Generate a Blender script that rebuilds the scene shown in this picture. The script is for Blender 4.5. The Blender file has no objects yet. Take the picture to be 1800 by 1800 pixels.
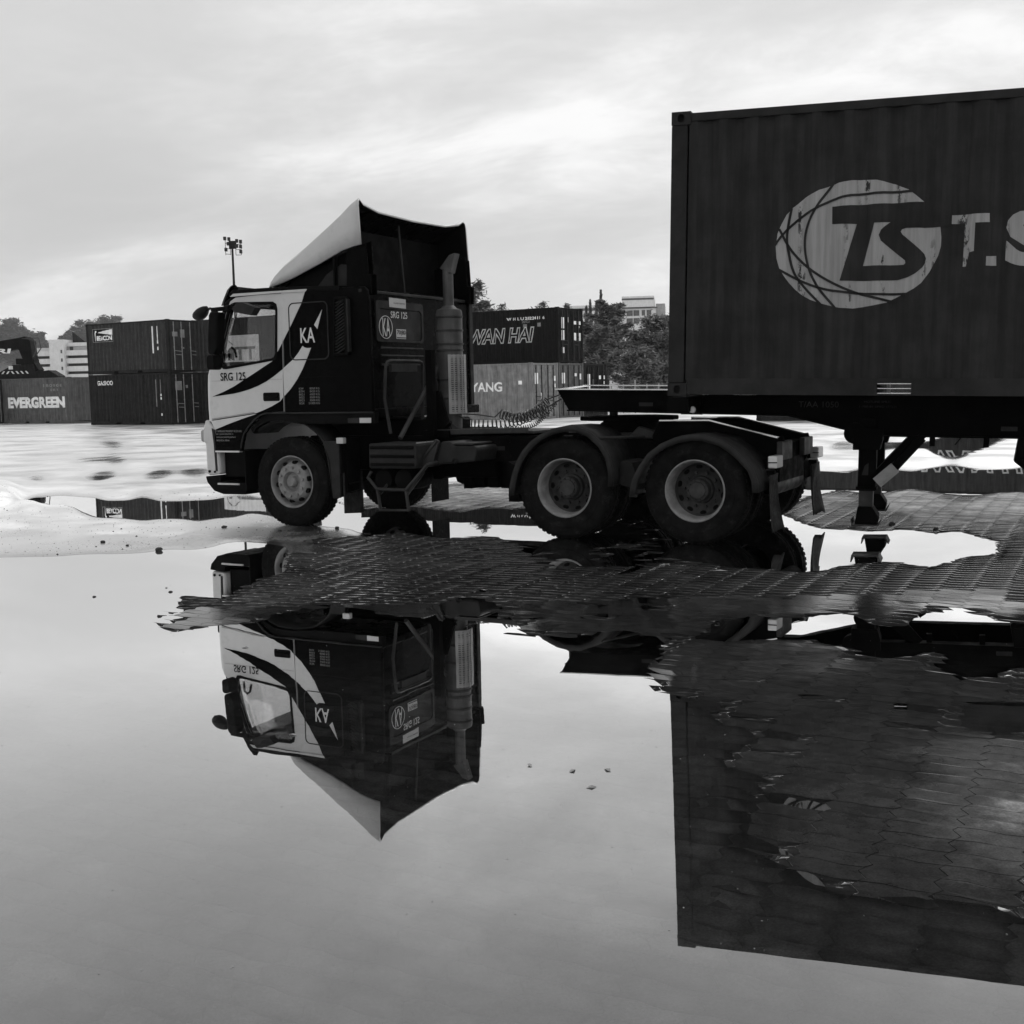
import bpy, bmesh, math, random
import numpy as np
from mathutils import Vector, Matrix
from mathutils.geometry import tessellate_polygon

random.seed(7)
S = bpy.context.scene
COL = S.collection
R = math.radians

# ------------------------------------------------------------------ camera
EYE = Vector((0.0, 0.0, 1.5253))
PITCH, ROLL = 0.10430963, 0.02131673
_f = Vector((0, math.cos(PITCH), -math.sin(PITCH)))
_u = Vector((0, math.sin(PITCH), math.cos(PITCH)))
_r = Vector((1, 0, 0))
_rt = _r * math.cos(ROLL) - _u * math.sin(ROLL)
_up = _r * math.sin(ROLL) + _u * math.cos(ROLL)
cd = bpy.data.cameras.new('camera')
cd.sensor_width = 36.0
cd.lens = 36.0 * 2100 / 1800
cd.clip_start, cd.clip_end = 0.05, 6000
cam = bpy.data.objects.new('camera', cd)
COL.objects.link(cam)
mw = Matrix.Identity(4)
for i in range(3):
    mw[i][0], mw[i][1], mw[i][2], mw[i][3] = _rt[i], _up[i], -_f[i], EYE[i]
cam.matrix_world = mw
S.camera = cam

# ------------------------------------------------------------------ sky, sun, exposure
SUN_AZ, SUN_EL = R(38), R(42)
W = bpy.data.worlds.new('World')
S.world = W
W.use_nodes = True
nt = W.node_tree
nt.nodes.clear()
N = nt.nodes.new
L = nt.links.new


def wmath(op, a, b=None, c=None, clamp=False):
    n = N('ShaderNodeMath'); n.operation = op; n.use_clamp = clamp
    for i, v in enumerate((a, b, c)):
        if v is None: continue
        if isinstance(v, (int, float)): n.inputs[i].default_value = v
        else: L(v, n.inputs[i])
    return n.outputs[0]


sky = N('ShaderNodeTexSky')
sky.sky_type = 'NISHITA'
sky.sun_disc = False
sky.sun_elevation = SUN_EL
sky.sun_rotation = SUN_AZ
sky.air_density, sky.dust_density, sky.ozone_density = 1.0, 1.5, 1.0
bw = N('ShaderNodeRGBToBW'); L(sky.outputs[0], bw.inputs[0])
tc = N('ShaderNodeTexCoord')
sx = N('ShaderNodeSeparateXYZ'); L(tc.outputs['Generated'], sx.inputs[0])
zc = wmath('ADD', wmath('MAXIMUM', sx.outputs[2], 0.0), 0.24)
cu = wmath('DIVIDE', sx.outputs[0], zc)
cv = wmath('DIVIDE', sx.outputs[1], zc)


def cloud(offx, offy, sxx, syy, rot, detail, rough, dist):
    cb = N('ShaderNodeCombineXYZ')
    c, s = math.cos(rot), math.sin(rot)
    L(wmath('ADD', wmath('MULTIPLY', cu, c * sxx), wmath('MULTIPLY_ADD', cv, s * sxx, offx)), cb.inputs[0])
    L(wmath('ADD', wmath('MULTIPLY', cu, -s * syy), wmath('MULTIPLY_ADD', cv, c * syy, offy)), cb.inputs[1])
    t = N('ShaderNodeTexNoise')
    t.inputs['Scale'].default_value = 1.0
    t.inputs['Detail'].default_value = detail
    t.inputs['Roughness'].default_value = rough
    t.inputs['Distortion'].default_value = dist
    L(cb.outputs[0], t.inputs['Vector'])
    return t.outputs['Fac']


def smooth(v, a, b):
    n = N('ShaderNodeMapRange'); n.interpolation_type = 'SMOOTHSTEP'
    n.inputs['From Min'].default_value = a; n.inputs['From Max'].default_value = b
    L(v, n.inputs['Value'])
    return n.outputs[0]


c1 = smooth(cloud(2.3, 5.1, .46, .74, R(-18), 8, .54, .3), .40, .60)      # broad banks
c2 = wmath('MULTIPLY', smooth(cloud(7.3, 4.2, 1.9, 2.5, R(-14), 9, .62, .4), .36, .66), wmath('MULTIPLY_ADD', c1, .7, .3))        # wisps
c3 = smooth(cloud(1.3, 8.2, .35, .5, R(20), 4, .5, .3), .45, .75)           # darker undersides
# radiance of the clear part (sky texture, as grey) and of the cloud, both in scene units
clear = wmath('ADD', wmath('MULTIPLY', bw.outputs[0], 0.03), 0.44)
bright = wmath('MULTIPLY_ADD', c2, .20, .90)
bright = wmath('SUBTRACT', bright, wmath('MULTIPLY', c3, .15))
cover = wmath('ADD', wmath('MULTIPLY_ADD', c1, .50, wmath('MULTIPLY', c2, .42)), wmath('MULTIPLY', smooth(sx.outputs[2], .10, .28), .36), clamp=True)
glow = wmath('MULTIPLY', wmath('SUBTRACT', 1.0, smooth(sx.outputs[2], .02, .15)), .13)      # pale band of thin air low down
val = wmath('ADD', wmath('MULTIPLY', clear, wmath('SUBTRACT', 1.0, cover)), wmath('MULTIPLY', bright, cover))
bg = N('ShaderNodeBackground')
bg.inputs['Strength'].default_value = 1.0
val = wmath('ADD', val, glow)
L(val, bg.inputs['Color'])
wo = N('ShaderNodeOutputWorld'); L(bg.outputs[0], wo.inputs[0])

sd = bpy.data.lights.new('sun', 'SUN')
sd.energy = .8
sd.angle = R(14)
sun = bpy.data.objects.new('sun', sd)
COL.objects.link(sun)
_sdir = Vector((math.sin(SUN_AZ) * math.cos(SUN_EL), math.cos(SUN_AZ) * math.cos(SUN_EL), math.sin(SUN_EL)))
sun.rotation_euler = _sdir.to_track_quat('Z', 'Y').to_euler()
sun.location = (20, 30, 40)

S.render.engine = 'CYCLES'
S.view_settings.view_transform = 'Standard'
S.view_settings.look = 'None'
S.view_settings.gamma = 1.0
S.view_settings.exposure = 0.0
S.view_settings.use_curve_mapping = False
S.cycles.max_bounces = 6
S.cycles.diffuse_bounces = 2
S.cycles.glossy_bounces = 4
S.cycles.volume_bounces = 0
S.cycles.transparent_max_bounces = 8
S.cycles.use_denoising = True

# ------------------------------------------------------------------ materials (the photograph is black and white)
MAT = {}


class NT:
    """small wrapper to write node graphs tersely"""
    def __init__(self, m):
        m.use_nodes = True
        self.t = m.node_tree
        self.t.nodes.clear()
        self.out = self.t.nodes.new('ShaderNodeOutputMaterial')

    def n(self, typ, **kw):
        x = self.t.nodes.new(typ)
        for k, v in kw.items(): setattr(x, k, v)
        return x

    def l(self, a, b): self.t.links.new(a, b)

    def put(self, sock, v):
        if isinstance(v, (int, float)): sock.default_value = v
        elif isinstance(v, tuple): sock.default_value = v
        else: self.l(v, sock)

    def math(self, op, a, b=None, clamp=False):
        x = self.n('ShaderNodeMath', operation=op, use_clamp=clamp)
        self.put(x.inputs[0], a)
        if b is not None: self.put(x.inputs[1], b)
        return x.outputs[0]

    def coord(self, scale=(1, 1, 1), kind='Object'):
        t = self.n('ShaderNodeTexCoord'); m = self.n('ShaderNodeMapping')
        m.inputs['Scale'].default_value = scale
        self.l(t.outputs[kind], m.inputs['Vector'])
        return m.outputs[0]

    def noise(self, vec, scale, detail=4, rough=.55, dist=0):
        x = self.n('ShaderNodeTexNoise')
        x.inputs['Scale'].default_value = scale; x.inputs['Detail'].default_value = detail
        x.inputs['Roughness'].default_value = rough; x.inputs['Distortion'].default_value = dist
        self.l(vec, x.inputs['Vector'])
        return x.outputs['Fac']

    def ramp(self, v, a, b, lo, hi, smoothstep=True):
        x = self.n('ShaderNodeMapRange', interpolation_type='SMOOTHSTEP' if smoothstep else 'LINEAR')
        self.put(x.inputs['Value'], v)
        x.inputs['From Min'].default_value = a; x.inputs['From Max'].default_value = b
        x.inputs['To Min'].default_value = lo; x.inputs['To Max'].default_value = hi
        return x.outputs[0]

    def grey(self, v):
        c = self.n('ShaderNodeCombineColor')
        for i in range(3): self.put(c.inputs[i], v)
        return c.outputs[0]

    def bump(self, h, strength=.3, dist=.01):
        b = self.n('ShaderNodeBump')
        b.inputs['Strength'].default_value = strength; b.inputs['Distance'].default_value = dist
        self.l(h, b.inputs['Height'])
        return b.outputs[0]


def paint(name, base, rough=.45, spec=.2, metal=0., var=.25, scale=3., streak=0., bump=0., grime=0., coat=0.):
    """a worn grey paint, metal or rubber"""
    m = bpy.data.materials.new(name); g = NT(m); MAT[name] = m
    p = g.n('ShaderNodeBsdfPrincipled')
    g.l(p.outputs[0], g.out.inputs[0])
    v = g.noise(g.coord(), scale, 6, .6)
    val = g.ramp(v, .3, .7, base * (1 - var), base * (1 + var))
    if streak:
        s = g.noise(g.coord((9, 9, .7)), 1.6, 5, .6)
        val = g.math('MULTIPLY', val, g.ramp(s, .3, .72, 1 - streak, 1 + streak))
    if grime:
        d = g.noise(g.coord((1, 1, 1)), 9, 7, .7)
        val = g.math('ADD', val, g.ramp(d, .52, .75, 0, grime))
    g.l(g.grey(val), p.inputs['Base Color'])
    rv = g.noise(g.coord(), scale * 2.3, 5, .6)
    g.l(g.ramp(rv, .3, .7, max(.03, rough * .75), min(1, rough * 1.3)), p.inputs['Roughness'])
    p.inputs['Specular IOR Level'].default_value = spec
    p.inputs['Metallic'].default_value = metal
    p.inputs['Coat Weight'].default_value = coat
    p.inputs['Coat Roughness'].default_value = .12
    if bump:
        g.l(g.bump(g.noise(g.coord(), 60, 4, .6), bump, .004), p.inputs['Normal'])
    return m


# --- wet ground / water: mirror share = Fresnel of water, lifted because the camera held the sky back
WET_GAIN = 3.5


def wet_fac(g, normal=None, gain=WET_GAIN):
    fr = g.n('ShaderNodeFresnel'); fr.inputs['IOR'].default_value = 1.333
    if normal is not None: g.l(normal, fr.inputs['Normal'])
    return g.math('MULTIPLY', fr.outputs[0], gain, clamp=True)


def make_water():
    m = bpy.data.materials.new('puddle_water'); g = NT(m); MAT['puddle_water'] = m
    co = g.coord()
    h = g.noise(g.coord((1.0, 1.0, 1)), 1.2, 3, .5)
    nb = g.bump(h, .10, .004)
    tr = g.n('ShaderNodeBsdfTransparent'); tr.inputs[0].default_value = (.82, .82, .82, 1)
    gl = g.n('ShaderNodeBsdfGlossy'); gl.inputs['Roughness'].default_value = .0
    gl.inputs[0].default_value = (.97, .97, .97, 1)
    g.l(nb, gl.inputs['Normal'])
    mx = g.n('ShaderNodeMixShader')
    g.l(wet_fac(g), mx.inputs[0]); g.l(tr.outputs[0], mx.inputs[1]); g.l(gl.outputs[0], mx.inputs[2])
    g.l(mx.outputs[0], g.out.inputs[0])
    return m


def make_paving(name, base, joints=False, POWR=1.9, GAINP=3.6, RS=1.0, GRIT=.05, DRY=1.0):
    m = bpy.data.materials.new(name); g = NT(m); MAT[name] = m
    co = g.coord((1, 1, 1), 'Object')
    geo = g.n('ShaderNodeNewGeometry')
    pos = geo.outputs['Position']
    n1 = g.noise(pos, .9, 5, .6)
    n2 = g.noise(pos, 14, 6, .7)
    n3 = g.noise(pos, 130, 3, .6)
    alb = g.ramp(n1, .3, .7, base * .7, base * 1.3)
    alb = g.math('MULTIPLY', alb, g.ramp(n2, .25, .75, .75, 1.25))
    alb = g.math('MULTIPLY', alb, g.ramp(n3, .3, .7, .8, 1.2))
    rnd = geo.outputs['Random Per Island']
    alb = g.math('MULTIPLY', alb, g.ramp(rnd, 0, 1, .72, 1.28, False))
    sz = g.n('ShaderNodeSeparateXYZ'); g.l(pos, sz.inputs[0])
    drive = g.math('ADD', sz.outputs[2], g.math('MULTIPLY', g.math('SUBTRACT', n2, .5), .004))
    alb = g.math('MULTIPLY', alb, g.math('ADD', g.math('ADD', g.ramp(drive, .0, .010, .45, 1.15), g.ramp(drive, .009, .017, 0, 6.5)), g.ramp(drive, -.004, -.0005, 1.6, 0)))      # soaked stone is darker than damp stone
    hgt = g.math('ADD', g.math('MULTIPLY', n2, .5), g.math('MULTIPLY', n3, .5))
    if joints:
        br = g.n('ShaderNodeTexBrick')
        mp = g.n('ShaderNodeMapping'); mp.inputs['Rotation'].default_value = (0, 0, R(27))
        g.l(pos, mp.inputs['Vector']); g.l(mp.outputs[0], br.inputs['Vector'])
        br.offset = 0.5
        br.inputs['Scale'].default_value = 1.0
        br.inputs['Mortar Size'].default_value = .007
        br.inputs['Mortar Smooth'].default_value = .3
        br.inputs['Brick Width'].default_value = .225
        br.inputs['Row Height'].default_value = .1125
        alb = g.math('MULTIPLY', alb, g.math('SUBTRACT', 1.0, g.math('MULTIPLY', br.outputs['Fac'], .30)))
        hgt = g.math('SUBTRACT', hgt, g.math('MULTIPLY', br.outputs['Fac'], .25))
    nb = g.bump(hgt, .20, .0035)
    ng = g.bump(hgt, GRIT, .003)
    df = g.n('ShaderNodeBsdfDiffuse'); g.l(g.grey(alb), df.inputs[0]); g.l(nb, df.inputs['Normal'])
    gl = g.n('ShaderNodeBsdfGlossy'); gl.inputs[0].default_value = (.9, .9, .9, 1)
    wetn = g.noise(pos, .55, 5, .6)
    rgh = g.math('MULTIPLY', g.ramp(wetn, .35, .65, .31 * RS, .17 * RS), g.ramp(drive, .0003, .007, .10, 1.0))
    g.l(rgh, gl.inputs['Roughness'])
    g.l(ng, gl.inputs['Normal']); gl.distribution = 'MULTI_GGX'
    mx = g.n('ShaderNodeMixShader')
    fz = g.math('MULTIPLY', g.math('POWER', wet_fac(g, None, 1.0), POWR), GAINP, clamp=True)
    above = g.ramp(sz.outputs[2], -.0015, .0015, 0, 1)            # no sheen on stone that lies under water
    soak = g.math('MULTIPLY', fz, g.ramp(drive, .0, .004, 1.15, 1.0), clamp=True)
    if DRY < 1: soak = g.math('MULTIPLY', soak, g.ramp(drive, .007, .016, 1.0, DRY))      # drained blocks lose their sheen
    fac = g.math('MULTIPLY', g.math('MULTIPLY', soak, g.ramp(wetn, .3, .7, .82, 1.0)), above)
    g.l(fac, mx.inputs[0]); g.l(df.outputs[0], mx.inputs[1]); g.l(gl.outputs[0], mx.inputs[2])
    g.l(mx.outputs[0], g.out.inputs[0])
    return m


def make_glass(name, tint=.75, gain=1.0, dirt=0.):
    m = bpy.data.materials.new(name); g = NT(m); MAT[name] = m
    tr = g.n('ShaderNodeBsdfTransparent'); tr.inputs[0].default_value = (tint, tint, tint, 1)
    gl = g.n('ShaderNodeBsdfGlossy'); gl.inputs['Roughness'].default_value = .02
    fr = g.n('ShaderNodeFresnel'); fr.inputs['IOR'].default_value = 1.45
    mx = g.n('ShaderNodeMixShader')
    g.l(g.math('MULTIPLY', fr.outputs[0], gain, clamp=True), mx.inputs[0])
    last = tr.outputs[0]
    if dirt:
        df = g.n('ShaderNodeBsdfDiffuse'); df.inputs[0].default_value = (.05, .05, .05, 1)
        m2 = g.n('ShaderNodeMixShader')
        g.l(g.ramp(g.noise(g.coord(), 130, 3, .7), .45, .65, 0, dirt), m2.inputs[0])
        g.l(last, m2.inputs[1]); g.l(df.outputs[0], m2.inputs[2]); last = m2.outputs[0]
    g.l(last, mx.inputs[1]); g.l(gl.outputs[0], mx.inputs[2])
    g.l(mx.outputs[0], g.out.inputs[0])
    return m


def make_peeling(name, base, peel):
    """light lettering paint, flaking in vertical runs down to the dark coat"""
    m = bpy.data.materials.new(name); g = NT(m); MAT[name] = m
    p = g.n('ShaderNodeBsdfPrincipled'); g.l(p.outputs[0], g.out.inputs[0])
    v = g.noise(g.coord((14, 14, 1.0)), 1.4, 5, .6)
    val = g.ramp(v, .3, .7, base * .82, base * 1.12)
    runs = g.noise(g.coord((5.5, 5.5, .8)), 1.3, 2, .5)
    chips = g.noise(g.coord((1, 1, .45)), 26, 5, .7)
    fl = g.math('MULTIPLY', g.ramp(runs, .56, .66, 0, 1), g.ramp(chips, .50, .55, 0, 1))
    fl = g.math('MAXIMUM', fl, g.math('MULTIPLY', g.ramp(chips, .70, .73, 0, 1), 1.0))
    mxv = g.n('ShaderNodeMix'); mxv.data_type = 'FLOAT'
    g.l(fl, mxv.inputs[0]); g.l(val, mxv.inputs[2]); mxv.inputs[3].default_value = peel
    g.l(g.grey(mxv.outputs[0]), p.inputs['Base Color'])
    p.inputs['Roughness'].default_value = .6
    p.inputs['Specular IOR Level'].default_value = .1
    return m


def make_foliage(name, lo, hi):
    m = bpy.data.materials.new(name); g = NT(m); MAT[name] = m
    geo = g.n('ShaderNodeNewGeometry')
    val = g.ramp(geo.outputs['Random Per Island'], 0, 1, lo, hi, False)
    val = g.math('MULTIPLY', val, g.ramp(g.noise(g.coord(), .9, 3, .6), .3, .7, .6, 1.4))
    df = g.n('ShaderNodeBsdfDiffuse'); g.l(g.grey(val), df.inputs[0])
    tl = g.n('ShaderNodeBsdfTranslucent'); g.l(g.grey(g.math('MULTIPLY', val, .8)), tl.inputs[0])
    mx = g.n('ShaderNodeMixShader'); mx.inputs[0].default_value = .35
    g.l(df.outputs[0], mx.inputs[1]); g.l(tl.outputs[0], mx.inputs[2]); g.l(mx.outputs[0], g.out.inputs[0])
    return m


make_water()
make_paving('paver_stone', .045, DRY=.35)
make_paving('paving_far', .12, True, 1.3, 2.7, 1.7)
make_paving('joint_mud', .025)
make_paving('silt', .17, False, 1.3, 2.5, 1.5, .12)
make_glass('cab_glass', .94, .35, .22)
make_glass('window_dark', .12, 1.6)
paint('white_paint', .45, .35, .30, var=.05, grime=-.05, coat=.15)
paint('white_print', .52, .5, .2, var=.08)
paint('off_white', .42, .5, .2, var=.12, grime=-.06)
paint('black_paint', .0018, .28, .02, var=.3)
paint('black_print', .002, .5, .01, var=.3)
paint('black_plastic', .003, .6, .05, var=.3, bump=.15)
paint('grey_plastic', .020, .6, .10, var=.25, grime=.012)
paint('chassis_black', .0022, .65, .03, var=.5, grime=.003, bump=.2)
paint('worn_steel', .028, .5, .15, var=.4, grime=.02, bump=.2)
paint('muffler_steel', .055, .5, .2, var=.35, streak=.2, grime=.03)
paint('light_steel', .22, .45, .4, var=.25, grime=-.08)
paint('zinc', .42, .42, .5, var=.2, grime=-.1)
paint('wet_steel', .55, .10, 1.0, metal=.85, var=.1, scale=9)
paint('rim_grey', .19, .5, .2, var=.25, grime=-.07, scale=8)
paint('rim_shade', .035, .55, .1, var=.35, grime=.02, scale=8)  # darker copy of the rim grey, with the rear dish's shade in its colour
paint('rubber', .0065, .75, .05, var=.4, scale=12, grime=.018, bump=.3)
paint('rubber_dusty', .028, .85, .08, var=.4, scale=12, grime=.03, bump=.3)
paint('lamp_lens', .55, .15, .5, var=.1)
paint('hose', .03, .4, .4, var=.3)
paint('ts_coat', .023, .6, .06, var=.18, streak=.22, grime=.004)
paint('ts_rail', .020, .6, .09, var=.3, grime=.008)
make_peeling('ts_print', .27, .025)
paint('coat_black', .008, .6, .04, var=.25, streak=.3, grime=.006)
paint('coat_dark', .017, .6, .05, var=.25, streak=.35, grime=.008)
paint('coat_mid', .085, .6, .12, var=.2, streak=.25, grime=.015)
paint('coat_grey', .17, .6, .12, var=.2, streak=.25, grime=.02)
paint('coat_slate', .028, .6, .12, var=.2, streak=.3, grime=.012)
paint('print_white', .75, .6, .1, var=.15, grime=-.12)
paint('print_grey', .2, .6, .1, var=.2)
paint('concrete_white', .58, .8, .1, var=.06, streak=.06)
paint('concrete_grey', .30, .8, .1, var=.12, streak=.1)
paint('facade_dark', .10, .7, .1, var=.2)
paint('bark', .05, .9, .05, var=.3, bump=.5)
make_foliage('foliage', .11, .30)
make_foliage('foliage_far', .06, .14)
paint('hill_green', .07, .95, .02, var=.4, scale=.3)
paint('pebble', .04, .7, .2, var=.4)
paint('dry_leaf', .30, .8, .1, var=.4)

# ------------------------------------------------------------------ mesh helpers


class MB:
    """collects plain shapes; build() links them as ONE mesh object"""
    def __init__(self): self.v, self.f, self.m = [], [], []

    def add(self, vs, fs, mi=0):
        o = len(self.v)
        self.v += [tuple(p) for p in vs]
        self.f += [tuple(i + o for i in f) for f in fs]
        self.m += [mi] * len(fs)
        return self

    def box(self, a, b, mi=0):
        (x0, y0, z0), (x1, y1, z1) = a, b
        return self.add([(x0, y0, z0), (x1, y0, z0), (x1, y1, z0), (x0, y1, z0), (x0, y0, z1), (x1, y0, z1), (x1, y1, z1), (x0, y1, z1)],
                        [(3, 2, 1, 0), (4, 5, 6, 7), (0, 1, 5, 4), (1, 2, 6, 5), (2, 3, 7, 6), (3, 0, 4, 7)], mi)

    def bar(self, p, q, w, h, up=(0, 0, 1), mi=0):
        """a rectangular bar from p to q"""
        p, q = Vector(p), Vector(q); d = (q - p).normalized(); u = Vector(up)
        if abs(d.dot(u)) > .98: u = Vector((1, 0, 0))
        s = d.cross(u).normalized() * (w / 2); t = s.cross(d).normalized() * (h / 2)
        vs = [p - s - t, p + s - t, p + s + t, p - s + t, q - s - t, q + s - t, q + s + t, q - s + t]
        return self.add(vs, [(0, 1, 2, 3), (7, 6, 5, 4), (0, 4, 5, 1), (1, 5, 6, 2), (2, 6, 7, 3), (3, 7, 4, 0)], mi)

    def tube(self, pts, r, n=8, r2=None, closed=False, mi=0):
        pts = [Vector(p) for p in pts]; k = len(pts); o = []; vs = []
        prev = None
        for i, p in enumerate(pts):
            a = pts[i - 1] if (i or closed) else p; b = pts[(i + 1) % k] if (i < k - 1 or closed) else p
            d = (b - a).normalized()
            if prev is None:
                ref = Vector((0, 0, 1)) if abs(d.z) < .9 else Vector((1, 0, 0))
                prev = d.cross(ref).normalized()
            s = (prev - d * prev.dot(d)).normalized(); prev = s; t = d.cross(s)
            rr = r if r2 is None else r + (r2 - r) * i / max(1, k - 1)
            for j in range(n):
                an = 2 * math.pi * j / n
                vs.append(p + s * (rr * math.cos(an)) + t * (rr * math.sin(an)))
        fs = []
        for i in range(k if closed else k - 1):
            i2 = (i + 1) % k
            for j in range(n):
                j2 = (j + 1) % n
                fs.append((i * n + j, i * n + j2, i2 * n + j2, i2 * n + j))
        if not closed:
            fs.append(tuple(range(n - 1, -1, -1))); fs.append(tuple((k - 1) * n + j for j in range(n)))
        return self.add(vs, fs, mi)

    def lathe(self, prof, c, axis='y', n=40, mi=0, closed=False):
        """prof: (r, h) pairs turned about an axis through c"""
        vs, fs = [], []
        for (r, h) in prof:
            for j in range(n):
                a = 2 * math.pi * j / n; ca, sa = r * math.cos(a), r * math.sin(a)
                if axis == 'y': vs.append((c[0] + ca, c[1] + h, c[2] + sa))
                elif axis == 'z': vs.append((c[0] + ca, c[1] + sa, c[2] + h))
                else: vs.append((c[0] + h, c[1] + ca, c[2] + sa))
        k = len(prof)
        for i in range(k if closed else k - 1):
            i2 = (i + 1) % k
            for j in range(n):
                j2 = (j + 1) % n
                fs.append((i * n + j, i2 * n + j, i2 * n + j2, i * n + j2))
        return self.add(vs, fs, mi)

    def plate(self, poly, holes=(), a=0., b=.02, plane='xz', mi=0, backmi=None):
        """a polygon (with holes) extruded from a to b along the plane's normal axis"""
        loops = [list(poly)] + [list(h) for h in holes]
        tri = tessellate_polygon([[Vector((p[0], p[1], 0)) for p in lp] for lp in loops])
        flat = [p for lp in loops for p in lp]

        def P(p, d):
            if plane == 'xz': return (p[0], d, p[1])
            if plane == 'yz': return (d, p[0], p[1])
            return (p[0], p[1], d)
        n = len(flat)
        vs = [P(p, a) for p in flat] + [P(p, b) for p in flat]
        fs = [tuple(t) for t in tri]
        self.add(vs, fs, mi)
        o = len(self.v) - len(vs)
        back = [tuple(i + n + o for i in reversed(t)) for t in tri]
        self.f += back; self.m += [mi if backmi is None else backmi] * len(back)
        s = 0
        for lp in loops:
            k = len(lp)
            for i in range(k):
                j = (i + 1) % k
                self.f.append((o + s + i, o + s + j, o + s + j + n, o + s + i + n)); self.m.append(mi)
            s += k
        return self

    def grid(self, rows, mi=0, flip=False):
        """rows: equal-length lists of points"""
        k = len(rows[0]); vs = [p for r in rows for p in r]; fs = []
        for i in range(len(rows) - 1):
            for j in range(k - 1):
                f = (i * k + j, i * k + j + 1, (i + 1) * k + j + 1, (i + 1) * k + j)
                fs.append(f[::-1] if flip else f)
        return self.add(vs, fs, mi)

    def xform(self, M):
        self.v = [tuple(M @ Vector(p)) for p in self.v]; return self

    def mesh(self, name, smooth=False, fix=True):
        me = bpy.data.meshes.new(name)
        me.from_pydata(self.v, [], self.f)
        if len(set(self.m)) > 1: me.polygons.foreach_set('material_index', self.m)
        if fix:
            bm = bmesh.new(); bm.from_mesh(me)
            bmesh.ops.recalc_face_normals(bm, faces=bm.faces)
            bm.to_mesh(me); bm.free()
        if smooth: me.polygons.foreach_set('use_smooth', [True] * len(me.polygons))
        me.update()
        return me

    def build(self, name, mat, parent=None, smooth=False, bevel=0., fix=True, auto=None):
        me = self.mesh(name, smooth, fix)
        return link(name, me, mat, parent, bevel, auto if auto is not None else (35 if smooth else None))


def link(name, me, mat, parent=None, bevel=0., auto=None):
    if not me.materials:
        for m in (mat if isinstance(mat, (list, tuple)) else [mat]): me.materials.append(MAT[m])
    o = bpy.data.objects.new(name, me); COL.objects.link(o)
    if parent is not None: o.parent = parent
    if bevel:
        b = o.modifiers.new('bevel', 'BEVEL'); b.width = bevel; b.segments = 2; b.limit_method = 'ANGLE'; b.angle_limit = R(40)
    if auto: smooth_angle(me, auto)
    return o


def smooth_angle(me, ang):
    me.polygons.foreach_set('use_smooth', [True] * len(me.polygons))
    try: me.set_sharp_from_angle(angle=R(ang))
    except Exception: pass


def empty(name, loc=(0, 0, 0), rot=0., parent=None):
    o = bpy.data.objects.new(name, None); COL.objects.link(o)
    o.location = loc; o.rotation_euler = (0, 0, rot)
    o.empty_display_size = .2
    if parent is not None: o.parent = parent
    return o


def tag(o, label=None, cat=None, group=None, kind=None):
    if label: o['label'] = label
    if cat: o['category'] = cat
    if group: o['group'] = group
    if kind: o['kind'] = kind
    return o


def copy_tree(o, parent=None):
    c = o.copy(); COL.objects.link(c); c.parent = parent
    for ch in list(o.children): copy_tree(ch, c)
    return c


def text2d(s, rect, bold=0., shear=0., outline=0., spacing=1.):
    """flat letter faces fitted into rect = (x0, z0, x1, z1); returns verts2d, faces"""
    cu_ = bpy.data.curves.new('t', 'FONT'); cu_.body = s; cu_.size = 1
    cu_.offset = bold; cu_.shear = shear; cu_.space_character = spacing; cu_.resolution_u = 4
    if outline:
        cu_.fill_mode = 'NONE'; cu_.bevel_depth = outline; cu_.bevel_resolution = 0
    ob = bpy.data.objects.new('t', cu_); COL.objects.link(ob)
    dg = bpy.context.evaluated_depsgraph_get()
    me = bpy.data.meshes.new_from_object(ob.evaluated_get(dg))
    co = [(v.co.x, v.co.y) for v in me.vertices]; fs = [tuple(p.vertices) for p in me.polygons]
    bpy.data.objects.remove(ob); bpy.data.curves.remove(cu_); bpy.data.meshes.remove(me)
    if not co: return [], []
    a = np.array(co); lo, hi = a.min(0), a.max(0); sc = np.maximum(hi - lo, 1e-6)
    x0, z0, x1, z1 = rect
    a = (a - lo) / sc * np.array([x1 - x0, z1 - z0]) + np.array([x0, z0])
    return [tuple(p) for p in a], fs


def lettering(name, s, rect, mat, parent, plane='xz', d=-.004, flip=False, thick=.0, **kw):
    v, f = text2d(s, rect, **kw)
    if flip:  # read from the other side
        x0, x1 = rect[0], rect[2]; v = [(x0 + x1 - p[0], p[1]) for p in v]
    if plane == 'xz': vs = [(p[0], d, p[1]) for p in v]
    elif plane == 'yz': vs = [(d, p[0], p[1]) for p in v]
    else: vs = [(p[0], p[1], d) for p in v]
    return MB().add(vs, f).build(name, mat, parent, fix=False)


def ellipse(cx, cy, rx, ry, n=32, a0=0., a1=2 * math.pi):
    return [(cx + rx * math.cos(a0 + (a1 - a0) * i / n), cy + ry * math.sin(a0 + (a1 - a0) * i / n)) for i in range(n)]


def rrect(x0, z0, x1, z1, r, n=4):
    out = []
    for cx, cz, a in ((x1 - r, z1 - r, 0), (x0 + r, z1 - r, 90), (x0 + r, z0 + r, 180), (x1 - r, z0 + r, 270)):
        for i in range(n + 1):
            t = R(a + 90 * i / n); out.append((cx + r * math.cos(t), cz + r * math.sin(t)))
    return out
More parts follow.
